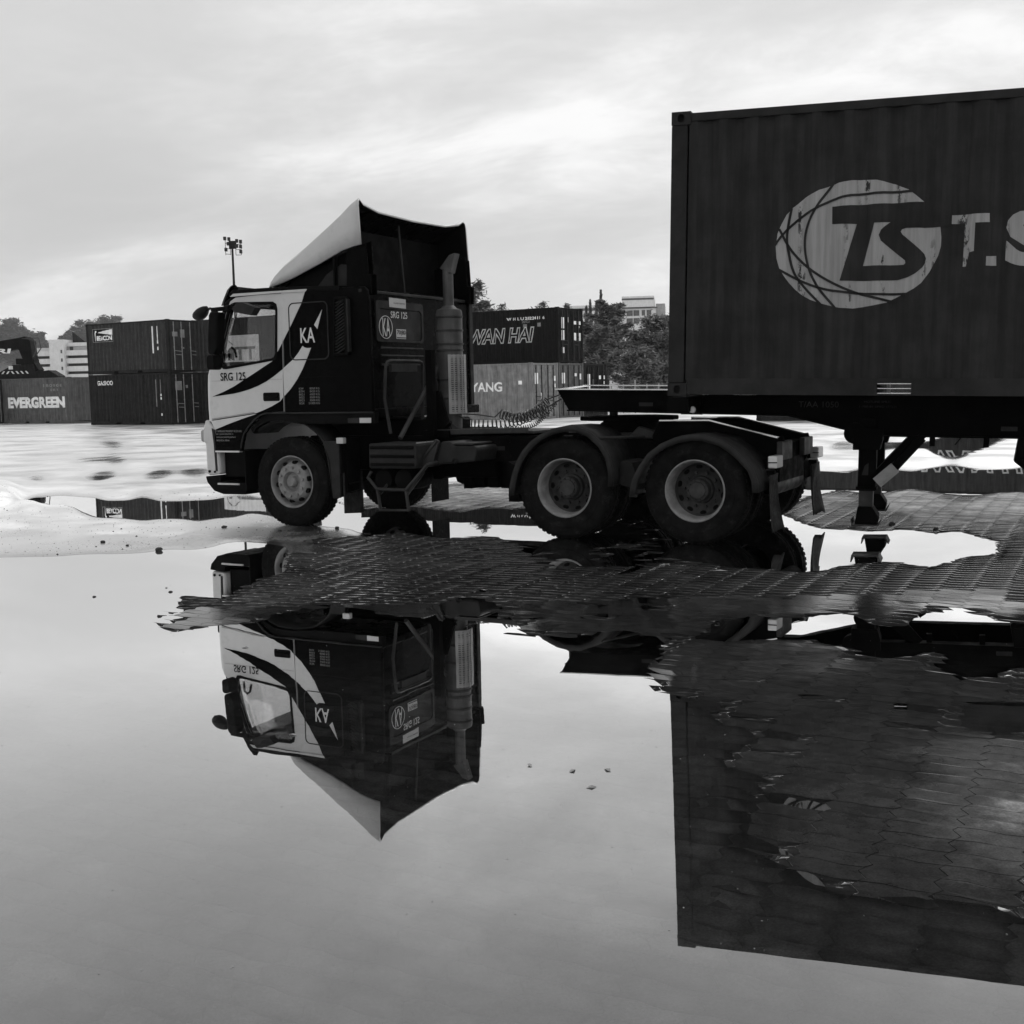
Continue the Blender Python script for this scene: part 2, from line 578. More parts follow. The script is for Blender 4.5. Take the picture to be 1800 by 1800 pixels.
# ------------------------------------------------------------------ the ground: terrain, pavers, puddles
CTL = np.array([[float(t) for t in s.split(',')] for s in (
    '-4.19,10.23,-2;-3.53,10.46,-2;-2.89,10.71,-1.5;-2.46,6.28,-3;-1.54,5.18,-3;-1.21,3.42,-3;-0.48,3.04,-3;-0.02,3.79,-3;0.47,5.03,-3;0.27,6.04,-2.5;-0.03'
    ',3.02,-3;0.33,2.85,-3;0.68,2.84,-2.5;1.07,2.74,-2.5;0.80,4.29,0.06;0.65,3.49,-0.2;0.99,3.74,0.12;1.33,4.58,0.15;1.00,5.35,0.1;1.03,4.75,0.1;0.97,4.04,'
    '0.1;1.09,3.46,0.1;0.63,4.30,-1.5;0.50,3.49,-2;0.76,5.18,-1;0.87,3.28,-0.4;1.26,3.22,-0.4;1.02,3.00,-2;0.61,3.18,-1.5;-0.68,6.80,-1.5;-1.22,6.17,-2;-0.'
    '29,5.55,-2;-1.69,7.21,-1.5;-1.05,7.67,-0.8;-2.77,11.06,-1.5;-2.40,10.82,-1.2;-2.33,9.26,-0.7;-1.37,7.34,-1;-3.09,8.50,-2;-0.83,8.46,0.1;-0.33,8.18,-0.'
    '2;-0.61,8.92,0.2;-1.12,8.85,0.2;0.19,8.57,0.15;0.54,7.68,0.15;0.51,10.74,-0.1;1.01,10.56,0;1.49,10.42,-0.1;0.44,9.31,0.2;0.83,8.73,0.2;-0.01,8.84,0.15'
    ';-0.20,9.99,0.2;2.12,11.07,-1.5;0.89,7.46,0.15;1.11,6.63,0.2;0.66,6.97,-0.4;0.87,6.11,0.1;-2.03,12.41,0.4;-1.12,11.59,0.4;-1.36,10.00,0.3;-0.28,11.46,'
    '0.3;-1.87,10.74,0.3;-0.70,10.22,0.25;-2.68,13.28,0.5;-2.25,8.59,0.35;-2.02,8.84,0.45;-1.78,9.19,0.4;-2.22,8.23,0.4;-1.49,9.56,0.2;-2.36,8.25,0;-1.93,8'
    '.26,0.3;-2.78,8.69,-1.5;-6.88,15.98,3;-5.77,15.06,2.5;-4.57,13.62,2;-3.89,13.50,1.5;-3.28,13.67,1;-5.18,12.70,1;-4.18,12.44,0.6;-3.25,12.29,0.4;-3.07,'
    '14.22,1;-7.63,17.76,20;-8.32,19.39,14;-6.73,16.56,9;-6.17,16.13,4;-7.00,17.44,-0.6;-6.60,17.27,-0.9;-6.30,17.12,-1.5;-5.94,16.79,-1.4;-5.50,16.45,-1.5'
    ';-5.06,16.28,-1.5;-4.19,15.94,-1.5;-4.60,16.03,-1.5;-3.79,15.86,-1.5;-3.16,15.72,-1;-2.45,15.07,-0.8;-6.13,18.35,2;-4.86,18.54,2;-8.58,21.18,2;-3.57,1'
    '8.74,2;-9.97,26.21,2;-0.93,13.81,-1;-0.33,13.69,-1.2;0.12,13.04,-1;-1.50,14.22,-0.8;-1.99,14.84,-0.4;-0.77,16.22,1.5;-1.97,16.49,1.5;0.01,16.90,1.5;2.'
    '83,11.81,-1.5;2.89,10.95,-1.5;3.27,10.50,-1.5;3.75,10.43,-1.2;4.20,10.93,-1;2.37,10.28,-1;3.56,11.25,-1.2;2.56,11.86,-1.5;3.42,12.97,0.8;3.93,12.60,0.'
    '8;4.68,13.01,1.5;5.48,13.45,2;4.77,11.70,1;4.72,11.05,0.5;3.99,15.15,1.5;5.00,14.92,2;6.18,14.65,2;4.84,18.74,-1;5.59,17.96,-1.5;6.37,17.75,-1.5;6.94,'
    '17.07,-1.5;7.31,16.97,-1.5;4.19,16.52,-0.5;3.85,16.07,-0.2;5.77,21.93,2;7.70,23.01,2;9.27,22.81,2;9.07,27.10,-0.2;9.58,26.37,-0.6;10.17,26.62,-0.3;7.8'
    '2,28.19,0.4;8.65,27.82,0.2;8.34,31.71,2;10.48,31.34,2;8.17,24.41,1.5;9.98,34.78,2;-12.16,36.66,0.35;-10.25,28.78,0.3;-9.56,28.77,0.3;-8.93,22.33,0.3;-'
    '7.73,22.56,0.25;-6.70,22.70,0.25;-6.21,23.32,0.3;-13.43,33.31,1.5;-11.59,32.59,1.5;-9.83,31.90,1.5;-8.14,31.23,1.5;-16.34,43.12,1.8;-12.72,41.34,1.8;-'
    '10.13,25.35,1.5;-9.26,25.98,1.6;-7.89,25.54,1.5;-7.10,26.23,1.5;-11.36,29.17,1.2;-8.41,28.59,1.2;-7.76,20.36,1.6;-6.92,20.74,1.6;-5.85,20.46,1.6;-4.81'
    ',20.18,1.6;-6.93,19.36,1.8;-5.25,18.34,1.8;-4.58,21.39,1.6;-6.23,29.20,1.6;-18.64,45.24,1.8;1.38,9.62,0.4;1.96,9.11,0.7;2.60,9.02,0.8;3.13,8.69,0.8;3.'
    '75,8.87,1;2.14,8.11,0.6;2.64,7.84,0.4;3.18,7.78,0.4;1.61,8.40,0.5;1.24,8.68,0.4;0.97,8.48,0;1.90,7.93,0.5;2.98,9.54,0.5;3.69,9.60,0.6;1.75,7.28,-0.8;1'
    '.97,7.34,-0.8;1.54,7.16,-0.6;2.67,7.50,-0.3;2.88,7.48,-0.3;2.02,7.00,-0.8;2.28,6.78,-0.8;2.06,6.58,-0.6;2.65,6.48,-0.5;2.39,6.20,-0.4;1.47,6.81,0.4;1.'
    '71,6.71,0.4;1.77,6.35,0.5;1.98,6.33,0.4;2.20,6.35,0.3;1.78,6.49,0.4;2.22,5.76,0.3;2.16,5.98,0.2;2.49,5.85,0.2;2.42,7.63,0.3;1.30,5.42,0.15;1.53,5.31,0'
    '.15;1.82,5.38,0.1;2.23,5.23,-0.1;1.76,4.56,0.8;1.97,4.61,1;1.54,4.24,0.7;1.54,3.96,0.8;1.59,3.70,0.8;1.40,4.02,0.2;1.52,4.50,0.2;1.73,4.05,1.2;1.44,3.'
    '62,0.3;1.35,3.72,0.3;1.36,4.25,0.3;1.46,3.33,0;-4.02,28.38,1.5;0.03,26.85,1.5;3.67,25.49,1.5;-6.20,43.91,2;1.93,39.33,2;2.62,18.21,1.5'
).split(';')])


def _hash(ix, iy, k):
    n = (ix * 374761393 + iy * 668265263 + k * 1442695041) & 0x7fffffff
    n = ((n ^ (n >> 13)) * 1274126177) & 0x7fffffff
    return ((n ^ (n >> 16)) & 0xffff) / 65535.0


def vnoise(x, y, k=0):
    ix, iy = np.floor(x).astype(np.int64), np.floor(y).astype(np.int64)
    fx, fy = x - ix, y - iy
    fx, fy = fx * fx * (3 - 2 * fx), fy * fy * (3 - 2 * fy)
    a, b, c, d = _hash(ix, iy, k), _hash(ix + 1, iy, k), _hash(ix, iy + 1, k), _hash(ix + 1, iy + 1, k)
    return (a + (b - a) * fx) * (1 - fy) + (c + (d - c) * fx) * fy - .5


_ca = 1500 * CTL[:, 0] / CTL[:, 1]           # control heights are blended by bearing and distance
_cb = 2100 * 1.525 / CTL[:, 1]


def height(x, y):
    """height of the paving above the water level, in metres"""
    x, y = np.asarray(x, float), np.asarray(y, float)
    sh = x.shape; x, y = x.ravel(), y.ravel()
    yy = np.maximum(y, 2.2)
    a, b = 1500 * x / yy, 2100 * 1.525 / yy
    out = np.empty(len(x))
    for s in range(0, len(x), 20000):
        e = slice(s, s + 20000)
        d2 = ((a[e, None] - _ca) / 1.9) ** 2 + (b[e, None] - _cb) ** 2 + 9.0
        w = d2 ** -2.2
        out[e] = (w * CTL[:, 2]).sum(1) / w.sum(1)
    # the controls matter inside the yard in view; elsewhere it settles to a mean
    far = np.clip((y - 45) / 25, 0, 1)
    out = out * (1 - far) + 1.5 * far
    st = 1 - .75 * np.clip((y - 14) / 10, 0, 1)                  # long thin pools farther off
    fine = vnoise(x * 1.3 * st, y * 1.3, 1) * .9 + vnoise(x * 3.1 * st, y * 3.1, 2) * .55 + vnoise(x * 8, y * 8, 3) * .10
    amp = np.interp(y, [3, 10.8, 12, 16, 19, 24], [.17, .17, .3, .45, .35, .16])
    side = np.clip((np.abs(x) / yy - .55) / .3, 0, 1)
    out = out * (1 - side) + (1.2 + vnoise(x * .25, y * .25, 5) * 5) * side
    out = out + fine * amp
    return (out * .01).reshape(sh)


def _axis(parts):
    xs = []
    for a, b, st in parts: xs += list(np.arange(a, b - 1e-6, st))
    return np.array(xs + [parts[-1][1]])


ZONE_Y = 19.0
gx = _axis([(-3000, -300, 300), (-300, -60, 30), (-60, -20, 2), (-20, -9, .4), (-9, 9, .07), (9, 20, .4), (20, 60, 2), (60, 300, 30), (300, 3000, 300)])
gy = _axis([(-600, -20, 80), (-20, 2, 2), (2, 12, .07), (12, 25, .12), (25, 60, .4), (60, 120, 3), (120, 400, 40), (400, 4000, 400)])
GX, GY = np.meshgrid(gx, gy)
HH = height(GX, GY)
in_zone = (GY > 2.0) & (GY < ZONE_Y + .6) & (np.abs(GX) < .62 * GY + 1.0)
SILT = lambda x, y: (x + 1.35 + .35 * np.sin(y * 1.7) + .25 * np.sin(y * 4.1 + x * 2) < -.12 * (y - 11)) & (y > 11.2)   # silt washed over the blocks
in_zone = in_zone & ~SILT(GX, GY)
GZ = HH - .005 * in_zone
nx, ny = len(gx), len(gy)
vv = np.stack([GX, GY, GZ], -1).reshape(-1, 3)
ii = (np.arange(ny - 1)[:, None] * nx + np.arange(nx - 1)[None, :]).ravel()
ff = np.stack([ii, ii + 1, ii + nx + 1, ii + nx], 1)
me = bpy.data.meshes.new('ground')
me.vertices.add(len(vv)); me.vertices.foreach_set('co', vv.ravel())
me.loops.add(ff.size); me.loops.foreach_set('vertex_index', ff.ravel())
me.polygons.add(len(ff)); me.polygons.foreach_set('loop_start', np.arange(0, ff.size, 4)); me.polygons.foreach_set('loop_total', np.full(len(ff), 4))
me.polygons.foreach_set('use_smooth', np.ones(len(ff), bool))
zone_face = in_zone.reshape(-1)[ii] & in_zone.reshape(-1)[ii + nx + 1]
silt_face = (SILT(GX, GY) & (GY < 20.5)).reshape(-1)[ii]
for m_ in ('paving_far', 'joint_mud', 'silt'): me.materials.append(MAT[m_])
me.polygons.foreach_set('material_index', np.where(silt_face, 2, zone_face.astype(np.int32)).astype(np.int32))
me.update(calc_edges=True); me.validate()
ground = bpy.data.objects.new('ground', me); COL.objects.link(ground)
tag(ground, 'wet paved container yard covered in interlocking blocks and puddles', kind='structure')

# --- puddle water: one sheet at the water level; it shows wherever the paving dips below it
wx = _axis([(-70, 70, 10)]); wy = _axis([(0, 62, 10)])
wm = MB().grid([[(x, y, 0.0) for x in wx] for y in wy])
water = wm.build('puddle_water', 'puddle_water')
tag(water, 'still rain water lying in mirror-like puddles over the paving', kind='structure')

# --- interlocking zigzag pavers
PL, PW, PROT = .225, .1125, R(-27.0)
pc, ps = math.cos(PROT), math.sin(PROT)
_end = [(0, 0), (.020, .030), (-.014, .082)]                     # one zigzag end, from corner to corner
_long = [(.075, .008), (.15, -.008)]


def paver_outline(g):
    o = []
    o += [(0, 0)] + [(a, b) for a, b in _long]
    o += [(PL + a, b) for a, b in _end]
    o += [(PL, PW)] + [(a, PW + b) for a, b in reversed(_long)]
    o += [(0, PW)] + [(a, b) for a, b in reversed(_end[1:])]
    c = np.array(o) - np.array([PL / 2, PW / 2])
    # shrink for the joint
    return c * np.array([1 - 2 * g / PL, 1 - 2 * g / PW])


OUT = paver_outline(.0020)
NP = len(OUT)
ui = np.arange(-60, 130); wi = np.arange(10, 230)
UI, WI = np.meshgrid(ui, wi)
lu, lw = (UI.ravel() + .5) * PL, (WI.ravel() + .5) * PW
cx, cy = lu * pc - lw * ps, lu * ps + lw * pc


def project(x, y, z):
    d = np.stack([x - EYE.x, y - EYE.y, z - EYE.z], -1)
    zz = d @ np.array(_f)
    return 900 + 2100 * (d @ np.array(_rt)) / zz, 900 - 2100 * (d @ np.array(_up)) / zz, zz


px, py, pz = project(cx, cy, np.zeros_like(cx))
keep = (cy > 2.4) & (cy < ZONE_Y) & (np.abs(cx) < .60 * cy + .5) & ~SILT(cx, cy)
cx, cy, px, py = cx[keep], cy[keep], px[keep], py[keep]
ch = height(cx, cy)
rng = np.random.default_rng(3)
jz = rng.normal(0, .0006, len(cx)); jr = rng.normal(0, .006, len(cx))
tx, ty = rng.normal(0, .003, len(cx)), rng.normal(0, .005, len(cx))
# the 300 that show largest: dry ones in the frame, nearest first
infr = (px > 5) & (px < 1795) & (py > 5) & (py < 1795)
rank = cy + np.where(ch + jz > .0005, 0, 30) + np.where(infr, 0, 1000)
order = np.argsort(rank)
single = set(order[:300].tolist())


def paver_geo(i):
    c, s = math.cos(PROT + jr[i]), math.sin(PROT + jr[i])
    rows = []
    for O_, dz in ((OUT, 0.), (OUT, -.012)):
        X = cx[i] + O_[:, 0] * c - O_[:, 1] * s; Y = cy[i] + O_[:, 0] * s + O_[:, 1] * c
        rows.append(np.stack([X, Y, O_[:, 0] * tx[i] + O_[:, 1] * ty[i] + jz[i] + dz], 1))
    return rows


ALLX = np.concatenate([np.concatenate([r for r in paver_geo(i)]) for i in range(len(cx))])
ALLX[:, 2] += height(ALLX[:, 0], ALLX[:, 1])       # every block follows the ground under it
ALLX = ALLX.reshape(len(cx), 2 * NP, 3)
PF = [tuple(range(NP))]
for k in (0,):
    for j in range(NP):
        j2 = (j + 1) % NP
        PF.append((k * NP + j, (k + 1) * NP + j, (k + 1) * NP + j2, k * NP + j2))
bulk = [i for i in range(len(cx)) if i not in single]
V = ALLX[bulk].reshape(-1, 3)
loops, starts, totals = [], [], []
fl = np.concatenate([np.array(f) for f in PF]); tl_ = np.array([len(f) for f in PF])
nb_ = len(bulk)
LV = (fl[None, :] + (np.arange(nb_) * 2 * NP)[:, None]).ravel()
LT = np.tile(tl_, nb_); LS = np.concatenate([[0], np.cumsum(LT)[:-1]])
me = bpy.data.meshes.new('paver')
me.vertices.add(len(V)); me.vertices.foreach_set('co', V.ravel())
me.loops.add(len(LV)); me.loops.foreach_set('vertex_index', LV)
me.polygons.add(len(LT)); me.polygons.foreach_set('loop_start', LS); me.polygons.foreach_set('loop_total', LT)
me.materials.append(MAT['paver_stone']); me.update(calc_edges=True); me.validate()
pb = bpy.data.objects.new('pavers', me); COL.objects.link(pb); pb.parent = ground
tag(pb, kind='stuff')
for i in order[:300]:
    me = bpy.data.meshes.new('paver')
    c0 = np.array([cx[i], cy[i], ch[i]])
    me.from_pydata((ALLX[i] - c0).tolist(), [], PF); me.materials.append(MAT['paver_stone'])
    o = bpy.data.objects.new('paver', me); COL.objects.link(o); o.location = c0; o.parent = ground
# ------------------------------------------------------------------ tractor unit (x runs back from the bumper, y inward from the near side)
TRK_YAW = R(-27.977)
_U = Vector((math.cos(TRK_YAW), math.sin(TRK_YAW), 0)); _NI = Vector((-_U.y, _U.x, 0))
T0 = _U * -9.771 + _NI * 10.689
CW = 2.42                                    # cab width
truck = empty('tractor_truck', T0, TRK_YAW)
tag(truck, 'white and black tractor truck with tall roof deflector standing at the puddle edge', 'truck')


def part(mb, name, mat, parent=truck, **kw): return mb.build(name, mat, parent, **kw)


# ---- wheels
WR = .51
_tp = [(.288, -.10), (.298, -.122), (.33, -.134), (.36, -.141), (.395, -.143), (.40, -.139), (.44, -.139), (.47, -.131), (.492, -.122), (.503, -.108), (.507, -.09),
       (.510, -.078), (.497, -.074), (.497, -.066), (.511, -.062), (.512, -.014), (.499, -.010), (.499, 0)]
tyre_prof = _tp + [(r, -h) for r, h in reversed(_tp[:-1])]
tm = MB().lathe(tyre_prof, (0, 0, 0), 'y', 56, closed=True)
for k in range(56):                          # shoulder lugs
    a = 2 * math.pi * k / 56
    for s in (-1, 1):
        c_, s_ = math.cos(a), math.sin(a)
        p = Vector((.500 * c_, s * .105, .500 * s_)); q = Vector((.514 * c_, s * .104, .514 * s_))
        t = Vector((-s_, 0, c_)) * .017; w = Vector((0, .02 * s, 0))
        tm.add([p - t, p + t, q + t, q - t, p - t - w, p + t - w, q + t - w, q - t - w], [(0, 1, 2, 3), (7, 6, 5, 4), (3, 2, 6, 7), (0, 3, 7, 4), (1, 5, 6, 2)])
TYRE = tm.mesh('tyre', True); smooth_angle(TYRE, 30); TYRE.materials.append(MAT['rubber'])
for nm, prof in (('front_rim', [(.288, -.10), (.300, -.128), (.290, -.132), (.279, -.118), (.268, -.06), (.255, -.035), (.240, -.05), (.226, -.085), (.208, -.108), (.190, -.124), (.120, -.130), (.108, -.112), (.098, -.088), (.064, -.092), (.058, -.14), (.046, -.155), (.001, -.157)]),
                 ('rear_rim', [(.288, -.10), (.300, -.128), (.290, -.132), (.279, -.118), (.270, -.09), (.264, -.03), (.256, .035), (.235, .062), (.205, .072), (.135, .066), (.128, .03), (.112, .02), (.108, -.035), (.104, -.045), (.082, -.052), (.078, -.062), (.001, -.064)])):
    m_ = MB().lathe(prof, (0, 0, 0), 'y', 48)
    if nm == 'rear_rim': m_.m = [0 if i < 48 * 6 else 1 for i in range(len(m_.f))]  # disc deep in the dish gets the rim grey with shade painted in
    me = m_.mesh(nm, True); smooth_angle(me, 30)
    me.materials.append(MAT['rim_grey']); me.materials.append(MAT['rim_shade'])
    if nm == 'front_rim': FRIM = me
    else: RRIM = me


def disc_ring(n, rr, rx, rz, y0, y1, phase=0., seg=10):
    b = MB()
    for k in range(n):
        a = 2 * math.pi * (k + phase) / n; cx_, cz_ = rr * math.cos(a), rr * math.sin(a)
        e1 = Vector((math.cos(a), 0, math.sin(a))) * rx; e2 = Vector((-math.sin(a), 0, math.cos(a))) * rz
        ring = [Vector((cx_, 0, cz_)) + e1 * math.cos(2 * math.pi * j / seg) + e2 * math.sin(2 * math.pi * j / seg) for j in range(seg)]
        vs = [(p.x, y0, p.z) for p in ring] + [(p.x, y1, p.z) for p in ring]
        b.add(vs, [tuple(range(seg - 1, -1, -1)), tuple(range(seg, 2 * seg))] + [(j, (j + 1) % seg, (j + 1) % seg + seg, j + seg) for j in range(seg)])
    return b


FHOLE = disc_ring(10, .222, .021, .030, -.110, -.07, .5).mesh('hand_holes'); FHOLE.materials.append(MAT['black_plastic'])
FNUT = disc_ring(10, .162, .016, .016, -.150, -.12, 0, 6).mesh('wheel_nuts'); FNUT.materials.append(MAT['rim_grey'])
RHOLE = disc_ring(10, .222, .020, .032, .058, .09, .5).mesh('hand_holes'); RHOLE.materials.append(MAT['black_plastic'])
RNUT = disc_ring(10, .168, .016, .016, .04, .08, 0, 6).mesh('wheel_nuts'); RNUT.materials.append(MAT['rim_shade'])
HNUT = disc_ring(10, .092, .008, .008, -.066, -.04, 0, 6).mesh('hub_bolts'); HNUT.materials.append(MAT['rim_shade'])


def wheel(x, y, front, far, dual, parent, turn=0., dx=0.):
    w = empty('wheel', (x, y, WR - .004), (math.pi if far else 0) + turn, parent)
    for nm, me in (('tyre', TYRE), ('rim', FRIM if front else RRIM), ('hand_holes', FHOLE if front else RHOLE), ('wheel_nuts', FNUT if front else RNUT)):
        o = link(nm, me, None, w)
        o.rotation_euler = (0, random.random() * 6, 0)
    if not front: link('hub_bolts', HNUT, None, w)
    if dual:
        o = link('inner_tyre', TYRE, None, w); o.location = (0, .34, 0); o.rotation_euler = (0, random.random() * 6, 0)
        # brake drum behind
        MB().lathe([(.20, .10), (.20, .45), (.06, .47)], (0, 0, 0), 'y', 24).build('brake_drum', 'chassis_black', w, smooth=True)
    return w


XF, XR1, XR2 = 1.225, 4.645, 6.012
for far in (0, 1):
    wheel(XF, .215 if not far else CW - .215, True, far, False, truck)
    for xr in (XR1, XR2):
        wheel(xr, .215 if not far else CW - .215, False, far, True, truck)

# ---- cab shell
WIN = [(.335, 2.04), (.35, 1.86), (.385, 1.815), (.43, 1.812), (1.08, 1.886), (1.125, 1.90), (1.151, 1.95), (1.178, 2.43), (1.165, 2.485), (1.12, 2.512), (.60, 2.532), (.535, 2.515), (.477, 2.435)]
DOOR = [(.140, 1.215), (.796, 1.290), (1.222, 1.300), (1.232, 1.75), (1.242, 2.06), (1.254, 2.612), (.90, 2.614), (.60, 2.600), (.52, 2.56), (.445, 2.42), (.375, 2.17), (.30, 1.90), (.178, 1.815), (.165, 1.65)]


def cab_side(y0, y1, near):
    d = MB().plate(DOOR, [WIN], y0, y1)
    door = part(d, 'door', 'white_paint' if near else 'black_paint', bevel=.006)
    rub = [((x - .76) * 1.035 + .76, (z - 2.17) * 1.045 + 2.17) for x, z in WIN]
    inn = [((x - .76) * .965 + .76, (z - 2.17) * .955 + 2.17) for x, z in WIN]
    yy = y0 - .006 if near else y1 - .02
    part(MB().plate(rub, [inn], yy, yy + .026), 'window_seal', 'black_plastic', door)
    yg = (y0 + y1) / 2
    part(MB().plate(WIN, [], yg - .003, yg + .003), 'window_pane', 'cab_glass', door)
    return door


door = cab_side(.0, .045, True)
cab_side(CW - .045, CW, False)
tag(door, 'white cab door with black swoosh')
# the body behind the door
SIDE = [(1.236, 1.300), (2.43, 1.290), (2.415, 2.46), (2.395, 2.59), (2.36, 2.625), (1.268, 2.642), (1.246, 1.75)]
panel = part(MB().plate(SIDE, [], 0., .05), 'side_panel', 'black_paint', bevel=.012)
part(MB().plate([(min(x, 2.30), z) for x, z in SIDE], [], CW - .05, CW), 'side_panel', 'black_paint', bevel=.012)
body = MB()
body.plate([(.05, 1.22), (2.41, 1.22), (2.41, 1.32), (.05, 1.32)], [], .05, CW - .05)                        # floor
body.plate([(.52, 2.615), (1.1, 2.66), (2.22, 2.628), (2.298, 2.600), (2.298, 2.56), (2.22, 2.585), (1.1, 2.61), (.52, 2.57)], [], .03, CW - .03)   # roof
body.plate([(.05, 1.22), (CW - .05, 1.22), (CW - .05, 2.58), (.05, 2.58)], [], 2.25, 2.298, plane='yz')          # rear wall
part(body, 'cab_body', 'black_paint', bevel=.02)
# roof rail over the door
part(MB().plate([(.50, 2.625), (.56, 2.688), (1.2, 2.682), (2.05, 2.652), (2.05, 2.60), (1.27, 2.646), (1.25, 2.616), (.60, 2.606)], [], -.012, .05), 'roof_rail', 'black_plastic', bevel=.008)
part(MB().plate([(.53, 2.610), (1.26, 2.617), (1.60, 2.612), (1.62, 2.638), (.58, 2.642)], [], -.016, -.010), 'roof_trim', 'white_paint')
# front face, windscreen and pillars
fr = [(1.20, .04), (1.35, .036), (1.5, .037), (1.62, .042), (1.734, .052), (1.815, .083)]


def frow(z, x, rc=.13):
    pts = []
    for i in range(7):
        a = R(90 * i / 6); pts.append((x + rc * (1 - math.sin(a)), .0 + .20 * (1 - math.cos(a)), z))
    out = pts + [(x - .02, CW * .5, z)] + [(p[0], CW - p[1], z) for p in reversed(pts)]
    return out


part(MB().grid([frow(z, x) for z, x in fr]), 'front_panel', 'white_paint', smooth=True)
ws = [(1.815, .095), (1.95, .19), (2.2, .29), (2.4, .375), (2.56, .46)]
part(MB().grid([[(x + .10, .10, z), (x, .32, z), (x - .03, CW / 2, z), (x, CW - .32, z), (x + .10, CW - .10, z)] for z, x in ws]), 'windscreen', 'cab_glass', smooth=True)
for y0, y1 in ((.0, .11), (CW - .11, CW)):
    part(MB().plate([(.178, 1.815), (.245, 2.0), (.33, 2.30), (.42, 2.54), (.52, 2.60), (.60, 2.60), (.50, 2.52), (.40, 2.25), (.315, 1.93), (.30, 1.83)], [], y0 + .004, y1), 'windscreen_pillar', 'black_plastic', bevel=.01)
part(MB().plate([(.345, 2.06), (.43, 2.44), (.40, 2.44), (.32, 2.15)], [], -.012, -.002), 'pillar_trim', 'light_steel')
part(MB().grid([[(x + .10, .02, z), (x - .02, .12, z), (x - .07, CW / 2, z), (x - .02, CW - .12, z), (x + .10, CW - .02, z)] for x, z in ((.37, 2.525), (.30, 2.53), (.335, 2.60), (.40, 2.705), (.45, 2.745), (.50, 2.74), (.53, 2.70), (.52, 2.62))]), 'sun_visor', 'black_plastic', smooth=True)
# interior
seat = MB()
for y in (.45, 1.55):
    seat.box((.95, y, 1.32), (1.45, y + .5, 1.62)); seat.plate([(1.38, 1.55), (1.52, 1.55), (1.66, 1.95), (1.55, 1.97)], [], y, y + .5)
part(seat, 'seats', 'black_plastic', bevel=.03)
part(MB().plate([(.12, 1.35), (.55, 1.45), (.60, 1.68), (.42, 1.80), (.16, 1.80)], [], .06, CW - .06), 'dashboard', 'black_plastic', bevel=.02)
sw = MB(); c0 = Vector((.72, 1.83, 1.80))
sw.tube([c0 + Vector((.20 * math.cos(t) * .55, .22 * math.sin(t), .20 * math.cos(t) * .83)) for t in np.linspace(0, 2 * math.pi, 25)[:-1]], .016, 8, closed=True)
sw.tube([c0, (.52, 1.83, 1.62)], .03)
part(sw, 'steering_wheel', 'black_plastic')
part(MB().tube([(.36, .12, 1.90), (.37, .12, 2.02), (.41, .12, 2.045), (.45, .12, 2.02), (.475, .12, 1.93)], .014, 6), 'grab_handle', 'black_plastic')
part(MB().box((1.26, .06, 2.30), (1.30, CW - .06, 2.58)), 'sleeper_curtain', 'black_plastic')

# ---- livery on the near side
part(MB().plate([(.193, 1.486), (.36, 1.538), (.518, 1.596), (.822, 1.739), (1.09, 1.868), (1.13, 1.905), (1.160, 1.955), (1.240, 2.062), (1.232, 1.778), (1.11, 1.705), (.991, 1.644), (.87, 1.598), (.753, 1.563), (.63, 1.536), (.513, 1.516), (.35, 1.500)], [], -.004, .002), 'swoosh', 'black_print', door)
part(MB().plate([(1.224, 1.461), (1.181, 1.42), (1.06, 1.366), (.93, 1.320), (.826, 1.290), (1.221, 1.302)], [], -.004, .002), 'swoosh', 'black_print', door)
part(MB().plate([(1.256, 2.638), (1.593, 2.636), (1.531, 2.495), (1.39, 2.28), (1.248, 2.078)], [], -.004, .002), 'white_field', 'white_paint', panel)
part(MB().plate([(1.240, 1.785), (1.389, 1.882), (1.46, 1.95), (1.522, 2.024), (1.548, 2.006), (1.576, 2.0), (1.61, 1.998), (1.638, 2.001), (1.60, 1.93), (1.57, 1.876), (1.51, 1.77), (1.434, 1.663), (1.34, 1.56), (1.240, 1.474)], [], -.004, .002), 'white_band', 'white_paint', panel)
part(MB().plate([(1.691, 2.246), (1.733, 2.201), (1.768, 2.30), (1.804, 2.407)], [], -.004, .002), 'arrow_tip', 'white_paint', panel)
lettering('lettering', 'KA', (1.500, 2.056, 1.697, 2.220), 'white_print', panel, bold=.012, d=-.006)
lettering('lettering', 'SRG 125', (.329, 1.666, .699, 1.757), 'black_print', door, bold=.012, d=-.006)
for i, (a, b) in enumerate((('KW', '8050 KG'), ('BTM', '8420 KG'), ('BG1', '6000 KG'), ('BG2', '8500 KG'), ('BG3', '8500 KG'), ('BGK', '51000 KG'))):
    z = 1.545 - i * .0325
    lettering('lettering', a, (1.452, z, 1.50 + .008 * len(a), z + .022), 'print_grey', panel, d=-.006)
    lettering('lettering', b, (1.60 - (.02 if len(b) > 7 else 0), z, 1.732, z + .022), 'print_grey', panel, d=-.006)
ad = ('ST SEMBILANG TRANSPORT SB SDN BHD', 'NO 2 JALAN INDUSTRI 14', 'KAWASAN INDUSTRI JELAPANG', '30020 IPOH, PERAK')
# embossed frames
part(MB().plate(rrect(1.345, 1.868, 1.880, 2.50, .07, 6), [rrect(1.357, 1.880, 1.868, 2.488, .06, 6)], -.007, .002), 'pressed_frame', 'grey_plastic', panel)
part(MB().box((1.24, -.003, 1.678), (2.06, .001, 1.684)), 'seam', 'black_plastic', panel)
part(MB().box((.19, -.003, 1.664), (1.22, .001, 1.667)), 'seam', 'light_steel', door)
part(MB().plate([(.17, 1.224), (.80, 1.296), (.80, 1.304), (.17, 1.232)], [], -.006, .001), 'crease', 'light_steel', door)
h_ = part(MB().plate(rrect(.942, 1.424, 1.174, 1.520, .018), [], -.005, .004), 'handle_recess', 'black_plastic', door)
part(MB().box((.965, -.018, 1.462), (1.150, -.004, 1.486)), 'handle', 'black_plastic', h_, bevel=.005)
